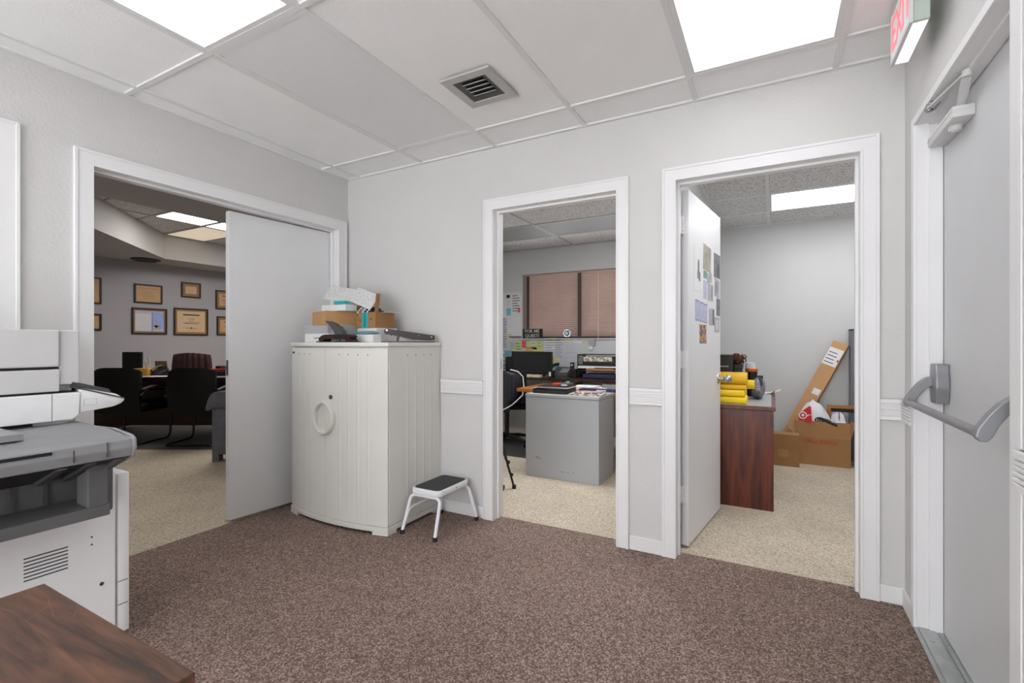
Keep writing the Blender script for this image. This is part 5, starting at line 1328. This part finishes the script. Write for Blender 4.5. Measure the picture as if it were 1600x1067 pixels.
# tripod just inside the doorway
t = thing('tripod', 'black tripod standing just inside the window office, half hidden by the jamb', 'tripod', (0.87, 0.55, 0))
top = Vector((0.87, 0.55, 1.0))
MB().cyl((0.87, 0.55, .62), (0.87, 0.55, 1.15), .014, n=12).build('column', M['black'], t)
for (x, y) in ((1.128, .665), (0.76, .29), (0.70, .78)):
    g = Vector((x, y, 0.012)); d = (g - top)
    L_ = MB().tube([top, top + d * .45], .016, 10).tube([top + d * .42, top + d * .78], .012, 10).tube([top + d * .75, g], .009, 10).build('leg', M['black'], t)
    MB().ball(top + d * .80 + Vector((.012, 0, 0)), .016, n=8).ball(top + d * .90 + Vector((.012, 0, 0)), .014, n=8).build('leg_clamp', M['black_gloss'], L_)
    MB().cyl(g + Vector((0, 0, -.012)), g + Vector((0, 0, .018)), .016, n=10).build('rubber_foot', M['rubber'], L_)
MB().box(.83, .91, .51, .59, 1.15, 1.18, .004).build('head', M['black'], t)
t = thing('tripod_case', 'flat black strap end lying on the carpet beside the tripod foot', 'strap', (1.05, .60, 0))
MB().box(-.16, .05, -.018, .018, 0, .012, .003, M=Matrix.Translation((1.035, .565, 0)) @ Matrix.Rotation(.25, 4, 'Z')).box(.03, .055, -.02, .02, .012, .04, .003, M=Matrix.Translation((1.035, .565, 0)) @ Matrix.Rotation(.25, 4, 'Z')).build('strap', M['black'], t); t.name = 'strap_end'
# ================================================================== dark office with diplomas
XW = -5.8
def diploma(label, y0, y1, z0, z1, inner, m_in, m_board, kind='text'):
    t = thing('framed_certificate', label, 'framed certificate', (XW + .012, (y0 + y1) / 2, z0), group='framed certificates on the far office wall')
    f = 0.022
    b = MB().box(XW + .0005, XW + .024, y0, y1, z0, z0 + f, .002, seg=1).box(XW + .0005, XW + .024, y0, y1, z1 - f, z1, .002, seg=1).box(XW + .0005, XW + .024, y0, y0 + f, z0 + f, z1 - f).box(XW + .0005, XW + .024, y1 - f, y1, z0 + f, z1 - f)
    b.build('frame', M['frame'], t)
    MB().box(XW + .0006, XW + .010, y0 + f, y1 - f, z0 + f, z1 - f).build('mount_board', m_board, t)
    iy0, iy1, iz0, iz1 = y0 + f + inner, y1 - f - inner, z0 + f + inner, z1 - f - inner
    MB().box(XW + .010, XW + .0115, iy0, iy1, iz0, iz1).build('certificate', m_in, t)
    w, h = iy1 - iy0, iz1 - iz0
    b = MB()
    if kind == 'text':
        b.box(XW + .0115, XW + .0122, iy0 + w * .2, iy1 - w * .2, iz0 + h * .80, iz0 + h * .86)
        for k, (u, e) in enumerate(((.62, .38), (.52, .42), (.44, .2), (.40, .26), (.18, .3))):
            b.box(XW + .0115, XW + .0121, iy0 + w * e, iy1 - w * e, iz0 + h * u, iz0 + h * u + h * .018)
        b.cyl((XW + .0115, (iy0 + iy1) / 2, iz0 + h * .2), (XW + .0126, (iy0 + iy1) / 2, iz0 + h * .2), h * .04, n=14)
        b.build('printed_text', M['ink'], t)
    elif kind == 'light':
        for k, u in enumerate((.86, .80, .62, .52, .40, .30, .2)):
            b.box(XW + .0115, XW + .0121, iy0 + w * (.08 if k < 2 else .25), iy1 - w * (.08 if k < 2 else .25), iz0 + h * u, iz0 + h * u + h * .015)
        b.build('printed_text', M['gold_mat'], t)
    else:
        b.box(XW + .0115, XW + .0122, iy0, iy0 + w * .56, iz0, iz0 + h * .86); b.build('page_print', M['grey_paper'], t)
        MB().box(XW + .0115, XW + .0122, iy0 + w * .56, iy0 + w * .62, iz0, iz0 + h * .95).build('dark_band', M['ink_blue'], t)
        MB().box(XW + .0115, XW + .0122, iy0 + w * .62, iy1, iz0 + h * .1, iz0 + h * .95).build('sky_print', M['sky_print'], t)
        MB().cyl((XW + .0122, iy0 + w * .76, iz0 + h * .33), (XW + .0126, iy0 + w * .76, iz0 + h * .33), h * .14, n=16).box(XW + .0122, XW + .0126, iy0 + w * .66, iy0 + w * .86, iz0 + h * .08, iz0 + h * .3).build('figure_print', M['photo4'], t)
    return t
diploma('certificate frame cut by the doorway jamb, upper of the far left pair', 0.25, 0.612, 1.735, 2.125, .008, M['parch'], M['parch'], 'light')
diploma('certificate frame cut by the doorway jamb, lower of the far left pair', 0.22, 0.612, 1.345, 1.590, .010, M['parch'], M['gold_mat'], 'text')
diploma('wide tan certificate hanging above the violet tinted print', 1.024, 1.415, 1.79, 2.09, .004, M['parch'], M['parch'], 'light')
diploma('violet and blue tinted print in a dark frame, below the wide tan certificate', 0.99, 1.482, 1.30, 1.714, .024, M['scene_print'], M['gold_mat'], 'scene')
diploma('smallest certificate with a broad tan mount, hanging highest', 1.70, 2.01, 1.933, 2.192, .045, M['parch_light'], M['gold_mat'], 'light')
diploma('largest diploma with a dark seal, below the smallest certificate', 1.585, 2.130, 1.292, 1.750, .030, M['parch_light'], M['gold_mat'], 'text')
diploma('certificate beside the shut door leaf, upper of the right pair', 2.265, 2.66, 1.768, 2.108, .040, M['parch'], M['gold_mat'], 'text')
diploma('certificate beside the shut door leaf, lower of the right pair', 2.285, 2.70, 1.30, 1.638, .040, M['parch'], M['gold_mat'], 'text')

def RF(r, f, z=0.0):
    """point r metres to the right and f metres ahead of the corridor's diagonal axis"""
    return Vector((CAM.x + r * math.cos(YAW) - f * math.sin(YAW), CAM.y + r * math.sin(YAW) + f * math.cos(YAW), z))

# desk
p = RF(-4.3, 6.15)
t = thing('desk', 'dark veneered executive desk under the framed certificates', 'desk', tuple(p), YAW)
wm = WM[t]
MB().box(-1.35, .98, -.50, .45, .715, .75, .006, M=wm).build('desktop', M['wood_dark'], t)
MB().box(-1.27, .90, -.10, -.07, .12, .715, M=wm).build('modesty_panel', M['wood_dark'], t)
for (xa, xb) in ((-1.30, -.90), (.55, .92)): MB().box(xa, xb, -.07, .40, 0.04, .715, .003, M=wm).build('drawer_pedestal', M['wood_desk'], t)
def onw(x0, x1, y0, y1, z0, z1, bev=0.002): return MB().box(x0, x1, y0, y1, z0, z1, bev, M=wm)
DZ = .7503
def dthing(nm, lab, cat, x, y, z=DZ):
    return thing(nm, lab, cat, tuple(wm @ Vector((x, y, z))), YAW)
# local x of a pixel column u at depth f: r=(u-800)/746.7*f
def lx(u, y): return (u - 800) / 746.68 * (6.15 + y) + 4.3
t = dthing('monitor', 'black monitor seen from behind on the executive desk', 'monitor', lx(207, 0), 0)
onw(lx(192.5, .0), lx(223, .0), -.02, .01, DZ + .03, 1.045, .006).build('housing', M['black'], t)
onw(lx(207, .0) - .06, lx(207, .0) + .06, -.07, .1, DZ, DZ + .012).build('foot', M['black'], t)
onw(lx(207, .0) - .02, lx(207, .0) + .02, .01, .03, DZ + .012, DZ + .16).build('neck', M['black'], t)
t = dthing('tissue_box', 'ochre tissue box with a white tissue popping out', 'tissue box', lx(228, -.25), -.25)
onw(lx(217, -.25), lx(239.5, -.25), -.34, -.17, DZ, DZ + .098, .002).build('carton', M['tissue_box'], t)
def tissue(u, v):
    a = u * 2 * math.pi; r = (.022 + .020 * v) * (1 + .22 * math.sin(3 * a + 2 * v)) * (1 if v < .8 else 1 - (v - .8) * 3.5)
    return tuple(wm @ Vector((lx(230, -.25) + r * math.cos(a) * .9, -.25 + r * math.sin(a) * .5, DZ + .098 + .115 * v * (1 + .2 * math.sin(2 * a + 1)))))
MB().grid(tissue, 18, 8).build('tissue', M['white_paper'], t)
t = dthing('telephone', 'dark desk telephone between the tissue box and the tan laptop', 'telephone', lx(248, -.2), -.2)
MB().prism([(-.30, DZ), (-.12, DZ), (-.12, DZ + .09), (-.30, DZ + .03)], lx(243.5, -.2), lx(257, -.2), 'x', M=wm, bev=.003).build('base', M['black'], t)
MB().tube([wm @ Vector(q) for q in ((lx(246, -.2), -.29, DZ + .06), (lx(247, -.2), -.22, DZ + .11), (lx(248, -.2), -.14, DZ + .12))], [.022, .016, .022], 10).build('handset', M['black'], t)
t = dthing('laptop', 'open tan laptop seen from behind its lid, beside the telephone', 'laptop', lx(259, .0), 0)
MB().box(lx(250.5, 0), lx(268.5, 0), -.006, .006, 0, .185, .002, M=wm @ Matrix.Translation((0, -.06, DZ)) @ Matrix.Rotation(math.radians(10), 4, 'X')).build('lid', M['tan_metal'], t)
MB().box(lx(250.5, 0), lx(268.5, 0), -.05, .15, DZ, DZ + .012, .003, M=wm).build('base', M['tan_metal'], t)
MB().cyl(wm @ Vector((lx(261, 0), -.086, DZ + .075)), wm @ Vector((lx(261, 0), -.0826, DZ + .0745)), .014, n=14).build('emblem', M['parch'], t)
t = dthing('paper_stack', 'white sheets fanned along the near edge of the executive desk', 'paper', lx(225, -.4), -.4)
for k, (u0, u1, y0, y1) in enumerate(((199, 232, -.49, -.30), (212, 246, -.495, -.36), (228, 262, -.492, -.34))):
    onw(lx(u0, -.45), lx(u1, -.45), y0, y1, DZ + .004 * k, DZ + .004 * k + .0038, 0).build('sheet', M['white_paper'], t)
t = dthing('folder', 'brown folders piled at the right of the executive desk', 'folder', lx(347, -.1), -.1)
onw(lx(332, -.1), min(.97, lx(366, -.1)), -.20, .12, DZ, DZ + .05).build('lower_folder', M['navy'], t)
onw(lx(334, -.1), min(.96, lx(364, -.1)), -.19, .10, DZ + .0503, DZ + .085).build('upper_folder', M['red_ink'], t)
t = dthing('desk_clutter', 'black boxes on top of the brown folders', 'boxes', lx(347, -.1), -.05, DZ + .0855)
onw(lx(338, -.1), lx(346, -.1), -.12, .02, DZ + .0856, DZ + .12).build('box', M['black'], t)
onw(lx(347, -.1), lx(354, -.1), -.14, .02, DZ + .0856, DZ + .115).build('box', M['dark_grey'], t); t.name = 'small_boxes'
t = dthing('cushion', 'navy blue cloth hanging at the right end of the executive desk', 'cloth', lx(345, -.55), -.55, .35)
MB().grid(lambda u, v: tuple(wm @ Vector((lx(329, -.53) + .22 * u, -.506 - .006 * math.sin(9 * u), .50 + .21 * v))), 16, 4, thick=.012).build('cloth', M['navy'], t); t.name = 'hanging_cloth'
MB().box(lx(331, -.45), .97, -.49, -.30, DZ, DZ + .006, .002, M=wm).build('tray', M['silver_paint'], thing('metal_tray', 'thin silver tray on the right end of the executive desk', 'tray', tuple(wm @ Vector((lx(345, -.45), -.42, DZ))), YAW))
# executive chair behind the desk
p = RF(lx(302, .75) - 4.28, 6.15 + .85)
t = thing('office_chair', 'burgundy leather executive chair behind the dark desk', 'chair', tuple(p), YAW)
wx = WM[t]
def tuft(u, v):
    x = -.30 + .60 * u; z = .55 + .47 * v
    bul = .02 * abs(math.sin(math.pi * 7 * u))
    w = 1 - .10 * v ** 3
    return tuple(wx @ Vector((x * w, -.22 + .06 * (2 * u - 1) ** 2 - bul * (1 if .08 < v < .95 else .2), z - .03 * (2 * u - 1) ** 2 * v)))
MB().grid(tuft, 42, 12, thick=-.09).build('backrest', M['burgundy'], t, smooth=True)
MB().box(-.28, .28, -.22, .28, .42, .52, .03, M=wx, seg=3).build('seat', M['burgundy'], t, smooth=True)
MB().cyl(wx @ Vector((0, 0, .08)), wx @ Vector((0, 0, .42)), .03, n=12).build('gas_column', M['black'], t)
for k in range(5):
    a = 2 * math.pi * k / 5
    MB().tube([wx @ Vector((0, 0, .09)), wx @ Vector((.3 * math.cos(a), .3 * math.sin(a), .04))], [.024, .018], 8).build('base_arm', M['black'], t)
    MB().ball(wx @ Vector((.3 * math.cos(a), .3 * math.sin(a), .028)), .028, n=10).build('caster', M['black'], t)
# cantilever visitor chairs
def visitor(label, r, f):
    p = RF(r, f)
    t = thing('visitor_chair', label, 'chair', tuple(p), YAW, group='black cantilever chairs at the executive desk')
    w = WM[t]
    def back(u, v):
        x = -.275 + .55 * u; z = .36 + .52 * v
        return tuple(w @ Vector((x * (1 - .08 * abs(v - .6)), -.02 - .03 * math.sin(math.pi * v) + .05 * (2 * u - 1) ** 2, z - .04 * max(0, v - .8) * 5 * (2 * u - 1) ** 4)))
    MB().grid(back, 18, 12, thick=-.075).build('backrest', M['black_soft'], t, smooth=True)
    MB().box(-.265, .265, .03, .50, .36, .46, .035, M=w, seg=3).build('seat', M['black_soft'], t, smooth=True)
    for s in (-1, 1):
        fr = rounded([w @ Vector(q) for q in ((0, -.02, .0125), (s * .285, -.02, .0125), (s * .285, .47, .0125), (s * .285, .50, .40), (s * .285, .44, .60), (s * .285, .10, .62), (s * .285, .0, .56))], .07, 5)
        MB().tube(fr, .0125, 10).build('leg_frame', M['black_gloss'], t, smooth=True)
        MB().tube([w @ Vector(q) for q in ((s * .285, .02, .63), (s * .285, .16, .652), (s * .285, .36, .655), (s * .285, .45, .63))], [.018, .026, .026, .018], 10, flat=.7).build('armrest', M['burgundy'], t, smooth=True)
    MB().tube([w @ Vector((-.285, .44, .385)), w @ Vector((.285, .44, .385))], .012, 8).build('seat_rail', M['black_gloss'], t)
    return t
visitor('black cantilever visitor chair on the right, its back square to the doorway', -3.605, 5.36)
visitor('black cantilever visitor chair on the left, partly behind the copier panel', -4.50, 5.42)
MB().box(-1.5, 1.45, -.95, .65, 0, .0035, 0, M=wm).build('floor_mat', M['mat_grey'])
tag([o for o in bpy.data.objects if o.name.startswith('floor_mat')][-1], 'dark grey carpet mat beneath the executive desk and visitor chairs', 'floor mat')
t = thing('waste_box', 'low tan box on the floor under the executive desk', 'box', tuple(RF(-3.55, 5.95, 0.0036)), YAW)
w = WM[t]; MB().box(-.14, .10, -.05, .12, .0036, .10, .003, M=w).build('box', M['card_dark'], t)
# armchair by the door leaf
p = RF(-2.93, 4.66)
t = thing('armchair', 'slate grey velvet armchair with a rolled arm, cut off by the shut door leaf', 'armchair', tuple(p), YAW)
w = WM[t]
# local x runs along the arm (front of the chair at x=0), y into the chair
MB().box(0.0, .86, 0.0, .17, .07, .60, .012, M=w, seg=3).build('arm', M['slate'], t, smooth=True)
b = MB()
prof = [(-.045, .50), (-.05, .525), (-.03, .60), (-.005, .655), (.03, .682), (.07, .69), (.80, .69), (.86, .665), (.86, .53), (.02, .53), (-.01, .505)]
b.prism(prof, -.025, .20, 'y', M=w, bev=.012); b.build('arm_roll', M['slate'], t, smooth=True)
MB().box(.02, .80, .175, .80, .12, .44, .03, M=w, seg=3).build('seat_cushion', M['slate'], t, smooth=True)
MB().box(.66, .90, .175, .80, .44, .86, .05, M=w, seg=3).build('backrest', M['slate'], t, smooth=True)
MB().box(.0, .86, .805, .98, .07, .60, .012, M=w, seg=3).build('arm', M['slate'], t, smooth=True)
MB().prism(prof, .78, 1.005, 'y', M=w, bev=.012).build('arm_roll', M['slate'], t, smooth=True)
for (x, y) in ((.0, .005), (.80, .005), (.0, .905), (.80, .905)): MB().box(x, x + .07, y, y + .07, 0, .075, .004, M=w).build('leg', M['slate'], t)
MB().box(.12, .34, .22, .42, .445, .72, .03, M=w @ Matrix.Translation((.02, 0, 0)), seg=3).build('loose_cushion', M['slate'], t, smooth=True)

# ================================================================== light, world, camera
wd = bpy.data.worlds.new('World'); S.world = wd; wd.use_nodes = True
bg = wd.node_tree.nodes['Background']; bg.inputs['Color'].default_value = lin((240, 241, 245)); bg.inputs['Strength'].default_value = 7.4
cd = bpy.data.cameras.new('camera'); co = bpy.data.objects.new('camera', cd); C.objects.link(co)
co.location = CAM; co.rotation_euler = (math.pi / 2, 0, YAW)
cd.sensor_width = 36; cd.lens = 746.68 / 1600 * 36; cd.shift_y = (535.69 - 533.5) / 1600
cd.clip_start = 0.02
S.camera = co
S.view_settings.view_transform = 'Standard'; S.view_settings.look = 'None'; S.view_settings.exposure = 0.0; S.view_settings.gamma = 1.0
S.view_settings.use_curve_mapping = False
S.cycles.use_denoising = True
S.cycles.max_bounces = 10; S.cycles.diffuse_bounces = 6; S.cycles.sample_clamp_indirect = 8
